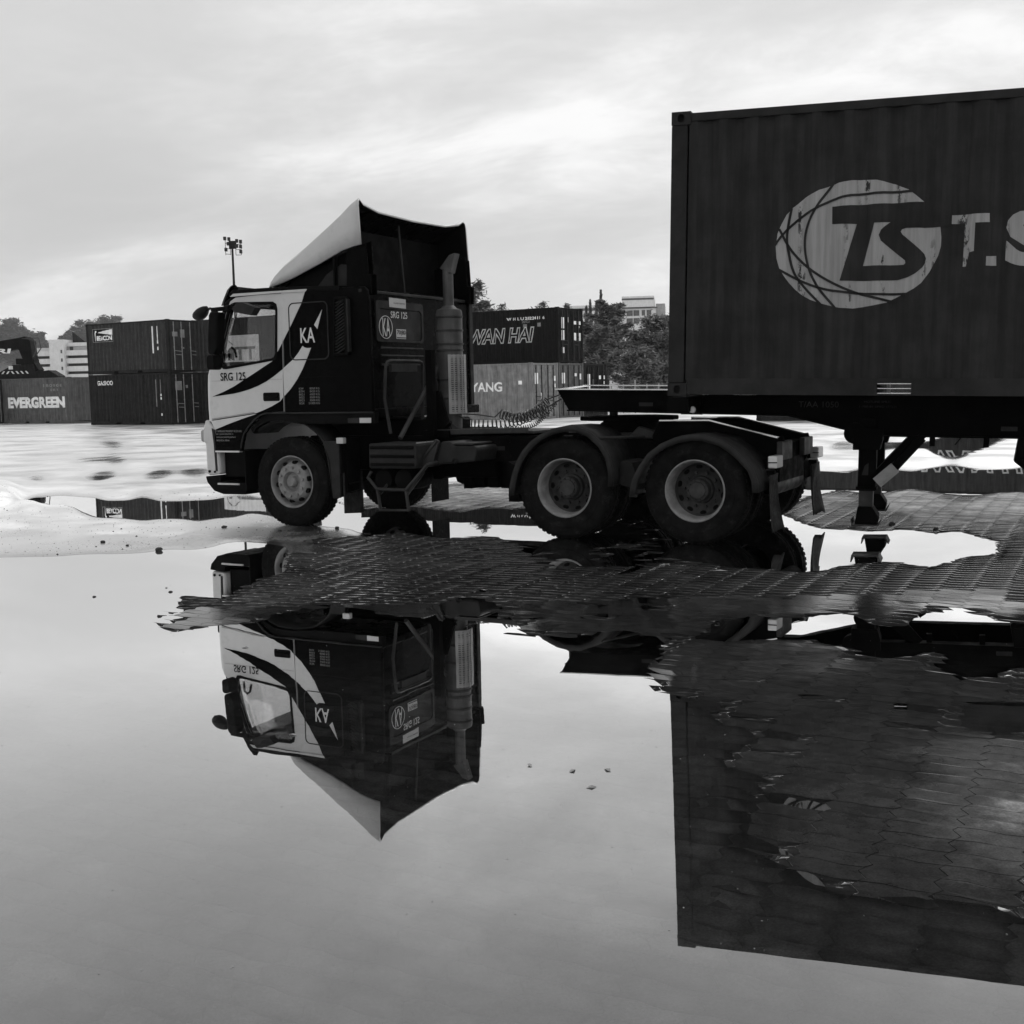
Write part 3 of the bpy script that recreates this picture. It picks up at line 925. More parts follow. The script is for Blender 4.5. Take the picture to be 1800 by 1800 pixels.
# step panel, wheel arch and sills
sp = part(MB().plate([(.205, 1.112), (.150, 1.208), (.80, 1.282), (.972, 1.286), (.875, 1.262), (.792, 1.213), (.70, 1.13), (.635, 1.052), (.60, .96), (.575, .854), (.193, .852)], [], .005, .06), 'step_panel', 'black_paint', bevel=.006)
part(MB().plate([(.150, 1.205), (.80, 1.280), (.83, 1.280), (.60, 1.222), (.40, 1.165), (.208, 1.105)], [], -.001, .006), 'white_wedge', 'white_paint', sp)
for i, s_ in enumerate(ad):
    z = 1.075 - i * .036
    lettering('lettering', s_, (.222, z, .222 + len(s_) * .0115, z + .022), 'print_grey', sp, d=-.001)
arch = [(.581, .889), (.60, .96), (.635, 1.052), (.70, 1.13), (.792, 1.213), (.875, 1.262), (.972, 1.288)]
part(MB().tube([(x, .0, z) for x, z in arch] + [(2.43, .0, 1.284)], .010, 6), 'arch_lip', 'grey_plastic')
part(MB().plate([(.972, 1.288), (2.43, 1.284), (2.43, 1.165), (1.55, 1.165), (1.2, 1.20), (.95, 1.19), (.80, 1.12), (.75, 1.06), (.72, 1.12)], [], .02, .10), 'lower_skirt', 'black_plastic')
part(MB().box((2.085, .012, 1.172), (2.235, .018, 1.226)), 'reflector', 'grey_plastic')
part(MB().box((2.24, .012, 1.172), (2.39, .018, 1.226)), 'reflector', 'off_white')
part(MB().box((.20, -.006, .842), (.558, .05, .860)), 'step_edge', 'zinc')
# bumper
bp = [(.045, 1.225), (.10, 1.205), (.207, 1.112), (.225, .85), (.235, .582), (.034, .566), (.030, .94), (-.010, .985), (-.008, 1.08)]
part(MB().plate(bp, [], .015, CW - .015), 'bumper', 'off_white', bevel=.03)
part(MB().plate(rrect(-.03, .96, .05, 1.10, .03), [], .02, .30), 'head_lamp', 'light_steel', bevel=.02)
part(MB().plate([(.150, 1.12), (.188, 1.10), (.205, .62), (.182, .62), (.17, .95)], [], .004, .02), 'bumper_slot', 'grey_plastic')
for x, z, r in ((.085, .615, .016), (.165, .612, .012)):
    part(MB().lathe([(r, .0), (r, .014)], (x, .002, z), 'y', 12).add([(x + r * math.cos(t), .004, z + r * math.sin(t)) for t in np.linspace(0, 6.283, 13)[:-1]], [tuple(range(12))]), 'bolt_hole', 'black_plastic')
part(MB().plate([(.007, .555), (.24, .572), (.24, .50), (.60, .49), (.60, .86), (.62, .86), (.625, .40), (.60, .352), (.264, .350), (.127, .387), (.029, .485)], [], .02, .55), 'lower_bumper', 'black_plastic', bevel=.015)
part(MB().plate([(.007, .555), (.24, .572), (.28, .36), (.127, .387), (.029, .485)], [], .56, CW - .02), 'lower_bumper', 'black_plastic', bevel=.015)
part(MB().box((.205, .0, .462), (.525, .22, .482)), 'step_tread', 'zinc', bevel=.003)
part(MB().box((.25, .10, .55), (.57, .60, .85)), 'step_well', 'black_plastic')
# front wheel arch liner and rear shield
fa = [(.72, 1.06), (.80, 1.12), (.95, 1.185), (1.2, 1.20), (1.45, 1.165), (1.56, 1.11), (1.646, 1.04), (1.705, .964), (1.755, .80), (1.785, .60), (1.815, .335)]
o = part(MB().grid([[(x, .07, z), (x, .50, z)] for x, z in fa]), 'wheel_arch', 'grey_plastic', smooth=True)
so = o.modifiers.new('solid', 'SOLIDIFY'); so.thickness = .012
part(MB().plate([(1.50, 1.15), (1.66, 1.035), (1.72, .972), (1.921, .972), (1.916, .344), (1.815, .329), (1.79, .745), (1.71, .955), (1.64, 1.03), (1.48, 1.14)], [], .06, .085), 'arch_shield', 'grey_plastic', bevel=.006)
part(MB().box((1.905, .03, .945), (1.998, .09, 1.010)), 'side_marker', 'off_white', bevel=.006)
part(MB().plate([(.08, .17), (.44, .14), (.44, .62), (.08, .62)], [], 1.945, 1.957, plane='yz'), 'mud_flap', 'rubber_dusty')
part(MB().plate([(CW - .50, .12), (CW - .10, .12), (CW - .10, .62), (CW - .50, .62)], [], 1.945, 1.957, plane='yz'), 'mud_flap', 'rubber')
part(MB().tube([(1.95, .06, .62), (1.95, .06, .97)], .022, 8).tube([(2.02, .1, .50), (2.16, .1, .53), (2.16, .1, .44), (2.02, .1, .40)], .010, 6).box((1.93, .10, .40), (1.99, .35, 1.0)), 'step_bracket', 'chassis_black')

# ---- mirrors
mi = part(MB().plate([(.360, 1.99), (.375, 2.20), (.398, 2.40), (.425, 2.440), (.515, 2.432), (.532, 2.38), (.515, 2.20), (.497, 2.03), (.455, 1.965), (.385, 1.963)], [], -.24, -.10), 'mirror', 'black_plastic', bevel=.03)
part(MB().plate(rrect(.345, 1.79, .445, 1.955, .04), [], -.24, -.10), 'mirror', 'black_plastic', bevel=.025)
part(MB().bar((.35, -.12, 2.468), (.66, -.12, 2.478), .05, .045).bar((.60, -.16, 2.47), (.64, .03, 2.50), .06, .07).bar((.40, -.14, 2.46), (.42, -.14, 2.42), .06, .05).bar((.66, -.12, 2.478), (.85, -.22, 2.47), .035, .035), 'mirror_arm', 'black_plastic', bevel=.008)
part(MB().bar((.40, -.12, 1.955), (.33, .03, 1.95), .04, .05), 'mirror_arm', 'black_plastic', bevel=.008)
part(MB().plate([(.815, 2.446), (.887, 2.519), (.962, 2.511), (1.145, 2.444), (1.079, 2.365), (.98, 2.384), (.85, 2.41)], [], -.32, -.22), 'kerb_mirror', 'grey_plastic', bevel=.025)
part(MB().tube([(.36, -.10, 2.47), (.20, .02, 2.50), (.06, .15, 2.50), (.02, .17, 2.49)], .014, 6).tube([(.36, -.10, 2.46), (.30, .0, 2.47)], .02, 6), 'mirror_bracket', 'black_plastic')
fm = MB()
for i in range(9):
    t = i / 8; a = math.sin(math.pi * min(1, max(0, t)) ** .8) ** .6 if 0 < t < 1 else .05
    c_ = Vector((-.165 + .185 * t, .17, 2.390 + .150 * t))
    fm.v += [tuple(c_ + Vector((.055 * a * math.cos(u) * .8, .10 * a * math.sin(u), -.045 * a * math.cos(u)))) for u in np.linspace(0, 6.283, 13)[:-1]]
for i in range(8):
    for j in range(12):
        fm.f.append((i * 12 + j, i * 12 + (j + 1) % 12, (i + 1) * 12 + (j + 1) % 12, (i + 1) * 12 + j)); fm.m.append(0)
part(fm, 'front_mirror', 'grey_plastic', smooth=True)

# ---- corner vane with slanted slats
v_ = part(MB().plate([(1.968, 1.905), (2.165, 1.905), (2.18, 2.49), (2.15, 2.53), (2.0, 2.53)], [[(1.985, 1.93), (2.012, 2.50), (2.135, 2.50), (2.120, 1.93)]], -.055, .0), 'air_vane', 'black_plastic', bevel=.008)
sl = MB()
for k in range(17):
    z = 1.93 + k * .034
    sl.bar((1.99 + k * .0013, -.025, z - .01), (2.125, -.025, z + .055 if z + .055 < 2.51 else 2.51), .03, .010)
part(sl, 'vane_slats', 'grey_plastic', v_)
part(MB().box((2.165, -.06, 1.94), (2.185, -.01, 2.50)), 'vane_edge', 'grey_plastic', v_)

# ---- roof deflector: an open shell, white outside and black inside
xs = [.955, .985, 1.06, 1.195, 1.36, 1.53, 1.70, 1.879, 2.03, 2.176, 2.275]
zt = [2.715, 2.760, 2.830, 2.927, 3.015, 3.105, 3.205, 3.312, 3.405, 3.495, 3.530]
zb = [2.700, 2.705, 2.715, 2.746, 2.79, 2.848, 2.905, 2.972, 3.03, 3.062, 3.075]
rows = []
for i, x in enumerate(xs):
    t = i / (len(xs) - 1); h = zt[i] - zb[i]; ins = .20 * (1 - t) ** 1.6
    tip = max(0, (t - .8) / .2) * .03
    xo = .028 * t
    half = [(x + xo, .06 + ins * .6, zb[i]), (x + xo * .6, .06 + ins * .62, zb[i] + h * .45), (x + xo * .2, .063 + ins * .66, zb[i] + h * .86 + tip * .5),
            (x, .075 + ins * .7, zb[i] + h * .95 + tip), (x - .01, .11 + ins * .8, zt[i] + tip), (x - .02, .20 + ins * .9, zt[i] - tip * .6), (x - .03, .50 + ins * .9, zt[i] - tip * 2.2), (x - .03, CW / 2, zt[i] - tip * 2.8)]
    rows.append(half + [(p[0], CW - p[1], p[2]) for p in reversed(half[:-1])])
o = part(MB().grid(rows), 'roof_deflector', ['white_paint', 'black_paint'], smooth=True, auto=28)
so = o.modifiers.new('solid', 'SOLIDIFY'); so.thickness = .025; so.material_offset = 1; so.material_offset_rim = 0; so.offset = 0
DEFL = o
part(MB().plate([(.12, 2.62), (CW - .12, 2.62), (CW - .12, 3.30), (.12, 3.30)], [], 1.88, 1.90, plane='yz'), 'deflector_bulkhead', 'black_plastic')
part(MB().tube([(2.22, 1.02, 2.60), (2.16, 1.02, 3.38)], .012, 6), 'deflector_stay', 'grey_plastic')
for y0, y1 in ((.19, .21), (CW - .21, CW - .19)):
    part(MB().plate([(1.10, 2.64), (2.07, 2.63), (2.07, 2.545), (2.395, 2.545), (2.40, 2.76), (2.358, 2.768), (2.346, 3.12), (2.09, 3.06), (2.02, 3.03), (1.57, 2.88), (1.3, 2.78)], [], y0, y1), 'deflector_collar', 'black_paint', bevel=.008)
for y0, y1 in ((.095, .115), (CW - .115, CW - .095)):
    part(MB().plate([(2.065, 2.555), (2.392, 2.55), (2.40, 2.757), (2.358, 2.765), (2.340, 3.085), (2.085, 3.03)], [], y0, y1), 'deflector_post', 'black_paint', bevel=.008)
part(MB().plate([(1.62, 2.672), (2.05, 2.66), (2.05, 2.88), (1.95, 2.90), (1.75, 2.80)], [], .175, .189), 'collar_panel', 'grey_plastic', bevel=.01)

# ---- rear wall of the cab
XW = 2.302
rw = part(MB().plate(rrect(.10, 2.05, 1.075, 2.50, .05), [rrect(.15, 2.075, 1.035, 2.415, .05)], XW - .006, XW + .014, plane='yz'), 'rear_frame', 'grey_plastic', bevel=.006)
part(MB().plate(rrect(.155, 2.08, 1.03, 2.41, .05), [], XW - .004, XW + .004, plane='yz'), 'rear_panel', 'grey_plastic', rw)
part(MB().plate([(.365, 2.437), (.70, 2.432), (.70, 2.535), (.365, 2.54)], [], XW + .012, XW + .018, plane='yz'), 'sticker', 'off_white', rw)
lettering('lettering', 'KELASS IV BARANG', (.45, 2.475, .68, 2.492), 'black_print', rw, plane='yz', d=XW + .0195)
lettering('lettering', 'SRG 125', (.40, 2.318, .738, 2.392), 'white_print', rw, plane='yz', d=XW + .008, bold=.012)
lettering('lettering', 'KA', (.232, 2.112, .382, 2.312), 'white_print', rw, plane='yz', d=XW + .008, bold=.01)
part(MB().plate(ellipse(.297, 2.212, .133, .127, 40), [ellipse(.297, 2.212, .126, .120, 40)], XW + .004, XW + .009, plane='yz'), 'emblem_ring', 'white_print', rw)
st = part(MB().plate([(.503, 2.09), (.70, 2.09), (.703, 2.198), (.506, 2.197)], [], XW + .003, XW + .008, plane='yz'), 'speed_sticker', 'off_white', rw)
lettering('lettering', '70|80', (.515, 2.125, .692, 2.188), 'black_print', rw, plane='yz', d=XW + .010, bold=.01)
part(MB().box((XW + .008, .515, 2.100), (XW + .0105, .692, 2.108)), 'sticker_line', 'black_print', rw)
for z in (1.985, 1.90, 1.80):
    part(MB().tube([(XW, .19, z), (XW, 1.06, z)], .012, 8), 'pressed_rib', 'grey_plastic', rw)  # paler grey paints the gloss highlight along each rib
part(MB().box((XW - .01, -.005, 2.565), (XW + .03, CW, 2.600)).box((XW - .005, .02, 1.25), (XW + .015, .07, 2.56)).box((XW - .005, CW - .10, 1.25), (XW + .02, CW - .02, 2.60)), 'rear_gutter', 'grey_plastic', bevel=.008)  # edge highlight of the gutter put into its lighter grey
for y in (.085, .10):
    part(MB().tube([(XW + .012, y, 2.08), (XW + .012, y, 2.52)], .006, 6), 'rear_cable', 'black_plastic', rw)
rw.location = (0, .18, 0)
hr = MB().tube([(2.50, .22, 1.05), (2.50, .12, 1.43), (2.50, .145, 1.66), (2.50, .165, 1.79), (2.50, .20, 1.825), (2.50, .26, 1.836), (2.50, .84, 1.836), (2.50, .89, 1.82), (2.50, .908, 1.79), (2.50, .885, 1.25), (2.50, .88, 1.0)], .018, 8)
part(hr, 'hand_rail', 'worn_steel', smooth=True)
part(MB().box((2.46, .28, 1.72), (2.50, .80, 1.80)), 'socket_plate', 'worn_steel')
part(MB().tube([(2.66, .16, 1.00), (2.70, 1.02, 1.86)], .026, 8), 'stay_bar', 'worn_steel')

# ---- exhaust stack
EX, EY = 2.80, 1.02
part(MB().lathe([(.02, 1.02), (.12, 1.02), (.125, 1.4), (.145, 1.42), (.15, 2.36), (.14, 2.40), (.09, 2.42), (.06, 2.45), (.06, 2.50)], (EX, EY, 0), 'z', 28), 'exhaust_muffler', 'muffler_steel', smooth=True, auto=40)
for z in (1.62, 1.95, 2.02, 2.17, 2.32): part(MB().lathe([(.148, z - .012), (.156, z - .010), (.156, z + .010), (.148, z + .012)], (EX, EY, 0), 'z', 28), 'clamp_band', 'worn_steel', smooth=True)
part(MB().tube([(EX, EY, 2.44), (EX, EY, 2.86)], .06, 16).plate([(EX - .075, 2.86), (EX + .06, 2.80), (EX + .13, 3.02), (EX + .05, 3.0)], [], EY - .058, EY + .058), 'exhaust_pipe', 'muffler_steel', bevel=.01)
sh = MB(); R1 = .175
for k in range(7):                           # heat shield lattice round the outer quarter
    a = R(-62 + k * 17)
    sh.bar((EX + R1 * math.cos(a), EY + R1 * math.sin(a), 1.24), (EX + R1 * math.cos(a), EY + R1 * math.sin(a), 1.90), .032 if k % 2 == 0 else .014, .008, up=(math.cos(a), math.sin(a), 0))
for j in range(28):
    z = 1.25 + j * .0235
    w_ = .014 if j not in (0, 4, 5, 27) else .026
    sh.add([(EX + (R1 + d) * math.cos(R(a)), EY + (R1 + d) * math.sin(R(a)), z + e) for d, e in ((0, -w_ / 2), (.004, -w_ / 2), (.004, w_ / 2), (0, w_ / 2)) for a in (-66, -40, -10, 20, 46)],
           [(i * 5 + q, ((i + 1) % 4) * 5 + q, ((i + 1) % 4) * 5 + q + 1, i * 5 + q + 1) for i in range(4) for q in range(4)])
part(sh, 'heat_shield', 'light_steel', fix=True)
part(MB().box((2.72, .62, 1.0), (2.80, .70, 1.95)).box((2.60, .70, .98), (2.95, 1.8, 1.06)).plate([(2.55, 1.02), (2.95, 1.02), (2.80, 1.5), (2.74, 1.5)], [], .76, .80), 'stack_bracket', 'chassis_black')

# ---- chassis
ch_ = MB()
for y in (.76, 1.58):
    ch_.plate([(1.0, .72), (5.4, .72), (6.2, .62), (6.5, .62), (6.5, .90), (6.0, 1.0), (1.0, 1.0)], [], y, y + .08)
for x in (1.6, 2.5, 3.3, 4.05, 5.33, 6.35): ch_.box((x, .84, .76), (x + .12, 1.58, .96))
part(ch_, 'chassis_frame', 'chassis_black', bevel=.006)
rv = MB()
for x in np.arange(2.9, 4.4, .13):
    for z in (.78, .94): rv.lathe([(.014, 0), (.014, -.012), (.001, -.014)], (x, .76, z), 'y', 8)
part(rv, 'rivets', 'chassis_black')
part(MB().box((3.40, .752, .84), (3.62, .758, .885)), 'frame_label', 'grey_plastic')
part(MB().box((1.0, .86, .50), (2.75, 1.56, 1.19)).tube([(2.7, 1.2, .75), (4.4, 1.2, .68)], .10, 12).box((2.7, .92, .52), (3.4, 1.5, .92)), 'engine_and_gearbox', 'chassis_black', bevel=.03)
part(MB().tube([(XF, .3, .46), (XF, CW - .3, .46)], .07, 10).box((.7, .80, .52), (1.8, .90, .60)).box((.7, 1.52, .52), (1.8, 1.62, .60)), 'front_axle', 'chassis_black')
ra = MB()
for x in (XR1, XR2):
    ra.tube([(x, .35, WR), (x, CW - .35, WR)], .10, 12).lathe([(.05, -.24), (.18, -.20), (.24, -.05), (.24, .05), (.18, .20), (.05, .24)], (x, 1.21, WR), 'x', 18)
ra.plate([(4.5, .60), (5.3, .80), (6.15, .60), (6.15, .66), (5.33, .95), (4.5, .66)], [], .66, .74).plate([(4.5, .60), (5.3, .80), (6.15, .60), (6.15, .66), (5.33, .95), (4.5, .66)], [], 1.68, 1.76)
part(ra, 'rear_axles', 'chassis_black', smooth=True)
# battery box and its neighbours
bb = MB().plate([(2.28, .67), (2.885, .675), (2.90, .73), (2.90, .942), (2.285, .944)], [], .10, .62)
bx_ = part(bb, 'battery_box', 'grey_plastic', bevel=.02)
rb = MB()
for z in (.70, .79, .885): rb.box((2.305, .085, z), (2.87, .105, z + .035))
part(rb, 'box_rib', 'black_plastic', bx_, bevel=.008)
lo_ = MB()
for k in range(7): lo_.box((2.86 + .0, .16 + k * .055, .944), (2.90, .185 + k * .055, .956))
part(lo_, 'box_louvre', 'light_steel', bx_)
part(MB().plate([(2.86, .69), (3.02, .70), (3.11, .965), (3.06, .985), (2.84, .72)], [], .22, .25).tube([(2.87, .21, .735), (3.10, .21, .98)], .009, 6), 'box_bracket', 'worn_steel')
part(MB().plate([(3.0, .702), (3.10, .957), (3.224, .958), (3.281, .915), (3.525, .915), (3.547, .875), (3.52, .749)], [], .27, .74), 'fuel_tank', 'grey_plastic', bevel=.02)
part(MB().box((3.24, .27, .925), (3.50, .70, .945)).lathe([(.03, -.006), (.03, .01)], (3.28, .262, .75), 'y', 12), 'tank_cover', 'worn_steel', bevel=.006)
tk_ = MB()
for x in (2.40, 2.66): tk_.lathe([(.001, .18), (.06, .185), (.11, .20), (.12, .25), (.12, .62), (.10, .66)], (x, 0, .545), 'y', 20)
part(tk_, 'air_tanks', 'black_plastic', smooth=True)
part(MB().tube([(2.335, .07, .64), (2.292, .06, .575), (2.417, .05, .451), (2.784, .05, .449), (3.068, .05, .727), (3.09, .2, .74)], .020, 8).tube([(2.417, .05, .451), (2.452, .05, .22)], .018, 8).tube([(2.784, .05, .449), (2.815, .05, .22)], .018, 8).bar((2.445, .05, .225), (2.82, .05, .235), .05, .02).bar((2.417, .05, .455), (2.784, .05, .455), .06, .02).tube([(2.45, .05, .40), (2.45, .4, .62)], .015, 6).tube([(2.80, .05, .40), (2.80, .4, .62)], .015, 6), 'step_frame', 'worn_steel')
part(MB().box((2.35, 1.78, .36), (3.95, 2.36, .95)), 'far_fuel_tank', 'chassis_black', bevel=.08)
hg = MB(); random.seed(5)
for k in range(9): hg.box((2.95 + k * .11, 1.0 + .08 * (k % 3), .36 + random.random() * .05), (3.06 + k * .11, 1.3, .72))
part(hg, 'cables_under_frame', 'chassis_black')
part(MB().plate([(3.9, .33), (4.02, .33), (4.02, .70), (3.9, .75)], [], .3, .7), 'spring_bracket', 'chassis_black')
# deck over the frame
dk = MB().box((2.80, .80, 1.02), (3.95, 1.62, 1.05)).bar((2.62, .76, 1.035), (3.9, .76, 1.06), .05, .06)
part(dk, 'deck_plate', 'worn_steel', bevel=.006)
part(MB().tube([(2.76, .90, 1.05), (2.74, .92, 1.2), (2.70, .95, 1.26)], .03, 8).tube([(2.95, .75, 1.15), (2.80, .80, 1.05), (2.70, .78, 1.02)], .02, 8), 'coupling_posts', 'chassis_black')
# sloping tail
tl = [(5.35, 1.00), (5.43, 1.150), (5.95, 1.150), (6.60, .985), (6.69, .990), (6.71, .92), (6.69, .765), (6.52, .46), (6.40, .46), (6.2, .62), (5.4, .72)]
tb = MB()
for y in (.70, 1.66): tb.plate(tl, [], y, y + .03)
part(tb, 'tail_plate', 'chassis_black', bevel=.004)
fl_ = MB()
for y in (.69, 1.65): fl_.plate([(5.43, 1.150), (5.95, 1.150), (6.64, .978), (6.64, .991), (5.955, 1.163), (5.43, 1.163)], [], y, y + .05)
part(fl_, 'tail_flange', 'wet_steel')
part(MB().box((6.52, .73, .55), (6.65, 1.66, .93)), 'tail_member', 'chassis_black', bevel=.01)
part(MB().box((6.655, .60, .77), (6.71, .98, .95)), 'tail_lamp_plate', 'worn_steel', bevel=.01)
part(MB().box((6.655, 1.45, .77), (6.71, 1.80, .95)), 'tail_lamp_plate', 'worn_steel', bevel=.01)
part(MB().lathe([(.09, .7), (.11, .72), (.11, 1.7), (.09, 1.72)], (6.53, 0, .52), 'y', 20), 'air_cylinder', 'worn_steel', smooth=True)
for y in (.30, CW - .52):
    l_ = part(MB().box((6.655, y, .715), (6.742, y + .22, .830)), 'tail_lamp', 'lamp_lens', bevel=.012)
    rl = MB()
    for k in range(5): rl.box((6.650, y + .02 + k * .04, .72), (6.656, y + .03 + k * .04, .825))
    rl.box((6.65, y - .006, .765), (6.745, y, .775))
    part(rl, 'lamp_ribs', 'grey_plastic', l_)
    part(MB().bar((6.60, y + .1, .75), (6.66, y + .1, .76), .06, .10).bar((6.60, y + .1, .66), (6.70, y + .1, .66), .05, .06), 'lamp_bracket', 'chassis_black', l_)


def flap(y0, y1, mat):
    rows = []
    for i in range(9):
        t = i / 8; x = 6.70 - .035 * math.sin(t * 3.0) + .03 * t; z = .655 - .535 * t
        rows.append([(x + .02 * math.sin(3 * t + j), y0 + (y1 - y0) * j / 5 + .02 * t * math.sin(2.4 * t + 1), z + .012 * math.sin(j * 2.1) * t) for j in range(6)])
    o = part(MB().grid(rows), 'mud_flap', mat, smooth=True)
    s = o.modifiers.new('solid', 'SOLIDIFY'); s.thickness = .012


flap(.24, .58, 'rubber_dusty'); flap(CW - .62, CW - .20, 'rubber_dusty')


def fender(prof, y0, y1, lip):
    o = MB().grid([[(x, y0, z), (x, (y0 * .75 + y1 * .25), z + .008), (x, y1, z)] for x, z in prof])
    cx_ = sum(p[0] for p in prof) / len(prof); cz_ = .5
    inner = []
    for x, z in prof:
        d = Vector((cx_ - x, cz_ - z)); d = d.normalized() * .060
        inner.append((x + d.x, z + d.y))
    yl = y0 if lip else y1
    o.grid([[(prof[i][0], yl, prof[i][1]), (inner[i][0], yl, inner[i][1])] for i in range(len(prof))])
    f = part(o, 'rear_fender', 'grey_plastic', smooth=True, auto=50)
    s = f.modifiers.new('solid', 'SOLIDIFY'); s.thickness = .012
    return f


F1 = [(4.044, .415), (4.06, .53), (4.089, .640), (4.14, .77), (4.212, .882), (4.30, .97), (4.408, 1.043), (4.55, 1.105), (4.69, 1.13), (4.83, 1.125), (4.97, 1.07), (5.091, .965), (5.17, .84), (5.205, .70), (5.205, .54)]
F2 = [(5.365, .447), (5.38, .53), (5.405, .62), (5.47, .74), (5.56, .86), (5.70, .96), (5.852, 1.021), (6.0, 1.045), (6.12, 1.043), (6.298, .99), (6.40, .925), (6.50, .84), (6.60, .729), (6.64, .62), (6.648, .509)]
for k, F_ in enumerate((F1, F2)):
    f = fender(F_, .035, .66, True); fender(F_, CW - .66, CW - .035, False)
    if k: part(MB().box((6.045, .0285, .985), (6.16, .036, 1.030)), 'reflector', 'off_white', f)
part(MB().plate([(5.205, .54), (5.40, .50), (5.40, .54), (5.33, .76), (5.21, .78)], [], .20, .66), 'fender_filler', 'grey_plastic')
part(MB().tube([(5.05, .05, 1.01), (5.30, .6, 1.0)], .016, 6), 'fender_stay', 'worn_steel')
part(MB().tube([(5.36, .05, .45), (5.44, .05, .45)], .014, 6), 'fender_stay', 'worn_steel')
# fifth wheel coupling
fw = MB().plate([(4.42, .98), (4.62, .80), (5.05, .80), (5.30, 1.02), (5.42, 1.12), (5.42, 1.30), (5.30, 1.40), (5.05, 1.62), (4.62, 1.62), (4.42, 1.44)], [], 1.150, 1.195, plane='xy')
fw.plate([(4.55, 1.0), (5.30, 1.0), (5.10, 1.15), (4.75, 1.15)], [], .84, 1.58)
part(fw, 'fifth_wheel', 'chassis_black', bevel=.012)
part(MB().plate([(4.60, .96), (5.35, .96), (5.28, 1.03), (4.68, 1.03)], [], .80, 1.62).plate([(5.05, .97), (5.40, .97), (5.36, 1.05), (5.18, 1.10)], [], .74, .82), 'fifth_wheel_mount', 'worn_steel', bevel=.02)
# ------------------------------------------------------------------ shipping containers
CH, CWD = 2.591, 2.438
PITCHC, CD = .278, .036
_seg = [(0., 0.), (.072, 0.), (.140, 1.), (.210, 1.), (.278, 0.)]


def corr_points(x0, x1):
    """break points of the corrugation with their depth, from x0 to x1"""
    n = max(1, round((x1 - x0) / PITCHC)); k = (x1 - x0) / (n * PITCHC); pts = []
    for i in range(n):
        for (a, d) in _seg[:-1]: pts.append((x0 + (i * PITCHC + a) * k, d * CD))
    return pts + [(x1, 0.)]


def corr_sheet(x0, x1, z0, z1, y, sgn, axis='x'):
    """corrugated wall; sgn +1: recesses go to +normal"""
    p = corr_points(x0, x1)
    if axis == 'x': rows = [[(x, y + sgn * d, z0), (x, y + sgn * d, z1)] for x, d in p]
    else: rows = [[(y + sgn * d, x, z0), (y + sgn * d, x, z1)] for x, d in p]
    return MB().grid(rows)


def conform(name, verts2, faces, x0, x1, mat, parent, off=.004, base=.012):
    """lay flat shapes (x, z) over the corrugated near wall"""
    pts = corr_points(x0, x1); xsb = np.array([p[0] for p in pts]); db = np.array([p[1] for p in pts])
    bm = bmesh.new()
    vs = [bm.verts.new((p[0], 0, p[1])) for p in verts2]
    for f in faces:
        try: bm.faces.new([vs[i] for i in f])
        except ValueError: pass
    lo, hi = min(p[0] for p in verts2), max(p[0] for p in verts2)
    for xb in xsb:
        if lo < xb < hi:
            bmesh.ops.bisect_plane(bm, geom=bm.verts[:] + bm.edges[:] + bm.faces[:], plane_co=(xb, 0, 0), plane_no=(1, 0, 0), dist=1e-5)
    for v in bm.verts: v.co.y = base + float(np.interp(v.co.x, xsb, db)) - off
    me = bpy.data.meshes.new(name); bm.to_mesh(me); bm.free()
    return link(name, me, mat, parent)


def poly_faces(polys):
    v, f = [], []
    for poly, holes in polys:
        loops = [poly] + list(holes); flat = [p for lp in loops for p in lp]
        tri = tessellate_polygon([[Vector((p[0], p[1], 0)) for p in lp] for lp in loops])
        o = len(v); v += flat; f += [tuple(i + o for i in t) for t in tri]
    return v, f


def strip(pts, w):
    """a ribbon along a smooth curve through pts"""
    P = [Vector((p[0], p[1])) for p in pts]; C = []
    for i in range(len(P) - 1):
        p0, p1, p2, p3 = P[max(0, i - 1)], P[i], P[i + 1], P[min(len(P) - 1, i + 2)]
        for k in range(6):
            t = k / 6
            C.append(.5 * ((2 * p1) + (p2 - p0) * t + (2 * p0 - 5 * p1 + 4 * p2 - p3) * t * t + (3 * p1 - p0 - 3 * p2 + p3) * t ** 3))
    C.append(P[-1]); v, f = [], []
    for i, c in enumerate(C):
        d = (C[min(i + 1, len(C) - 1)] - C[max(i - 1, 0)]).normalized(); n = Vector((-d.y, d.x)) * (w / 2)
        v += [tuple(c + n), tuple(c - n)]
    for i in range(len(C) - 1): f.append((2 * i, 2 * i + 1, 2 * i + 3, 2 * i + 2))
    return v, f


X0C = .165
_cache = {}


def cmesh(key, fn):
    if key not in _cache: _cache[key] = fn()
    return _cache[key]


def cobj(name, key, fn, mat, parent, bevel=0.):
    me = cmesh(key, fn)
    o = bpy.data.objects.new(name, me); COL.objects.link(o); o.parent = parent
    if not me.materials: me.materials.append(MAT[mat])
    o.material_slots[0].link = 'OBJECT'; o.material_slots[0].material = MAT[mat]
    if bevel:
        b = o.modifiers.new('bevel', 'BEVEL'); b.width = bevel; b.segments = 2; b.limit_method = 'ANGLE'; b.angle_limit = R(40)
    return o


def casting_mesh():
    b = MB()
    hole = ellipse(.089, .059, .032, .040, 14)
    b.plate([(0, 0), (.178, 0), (.178, .118), (0, .118)], [hole], 0, .012)
    b.box((.0, .060, 0), (.178, .162, .118)).box((0, .012, 0), (.012, .06, .118)).box((.166, .012, 0), (.178, .06, .118)).box((.012, .012, 0), (.166, .06, .008)).box((.012, .012, .110), (.166, .06, .118))
    return b.mesh('corner_casting')


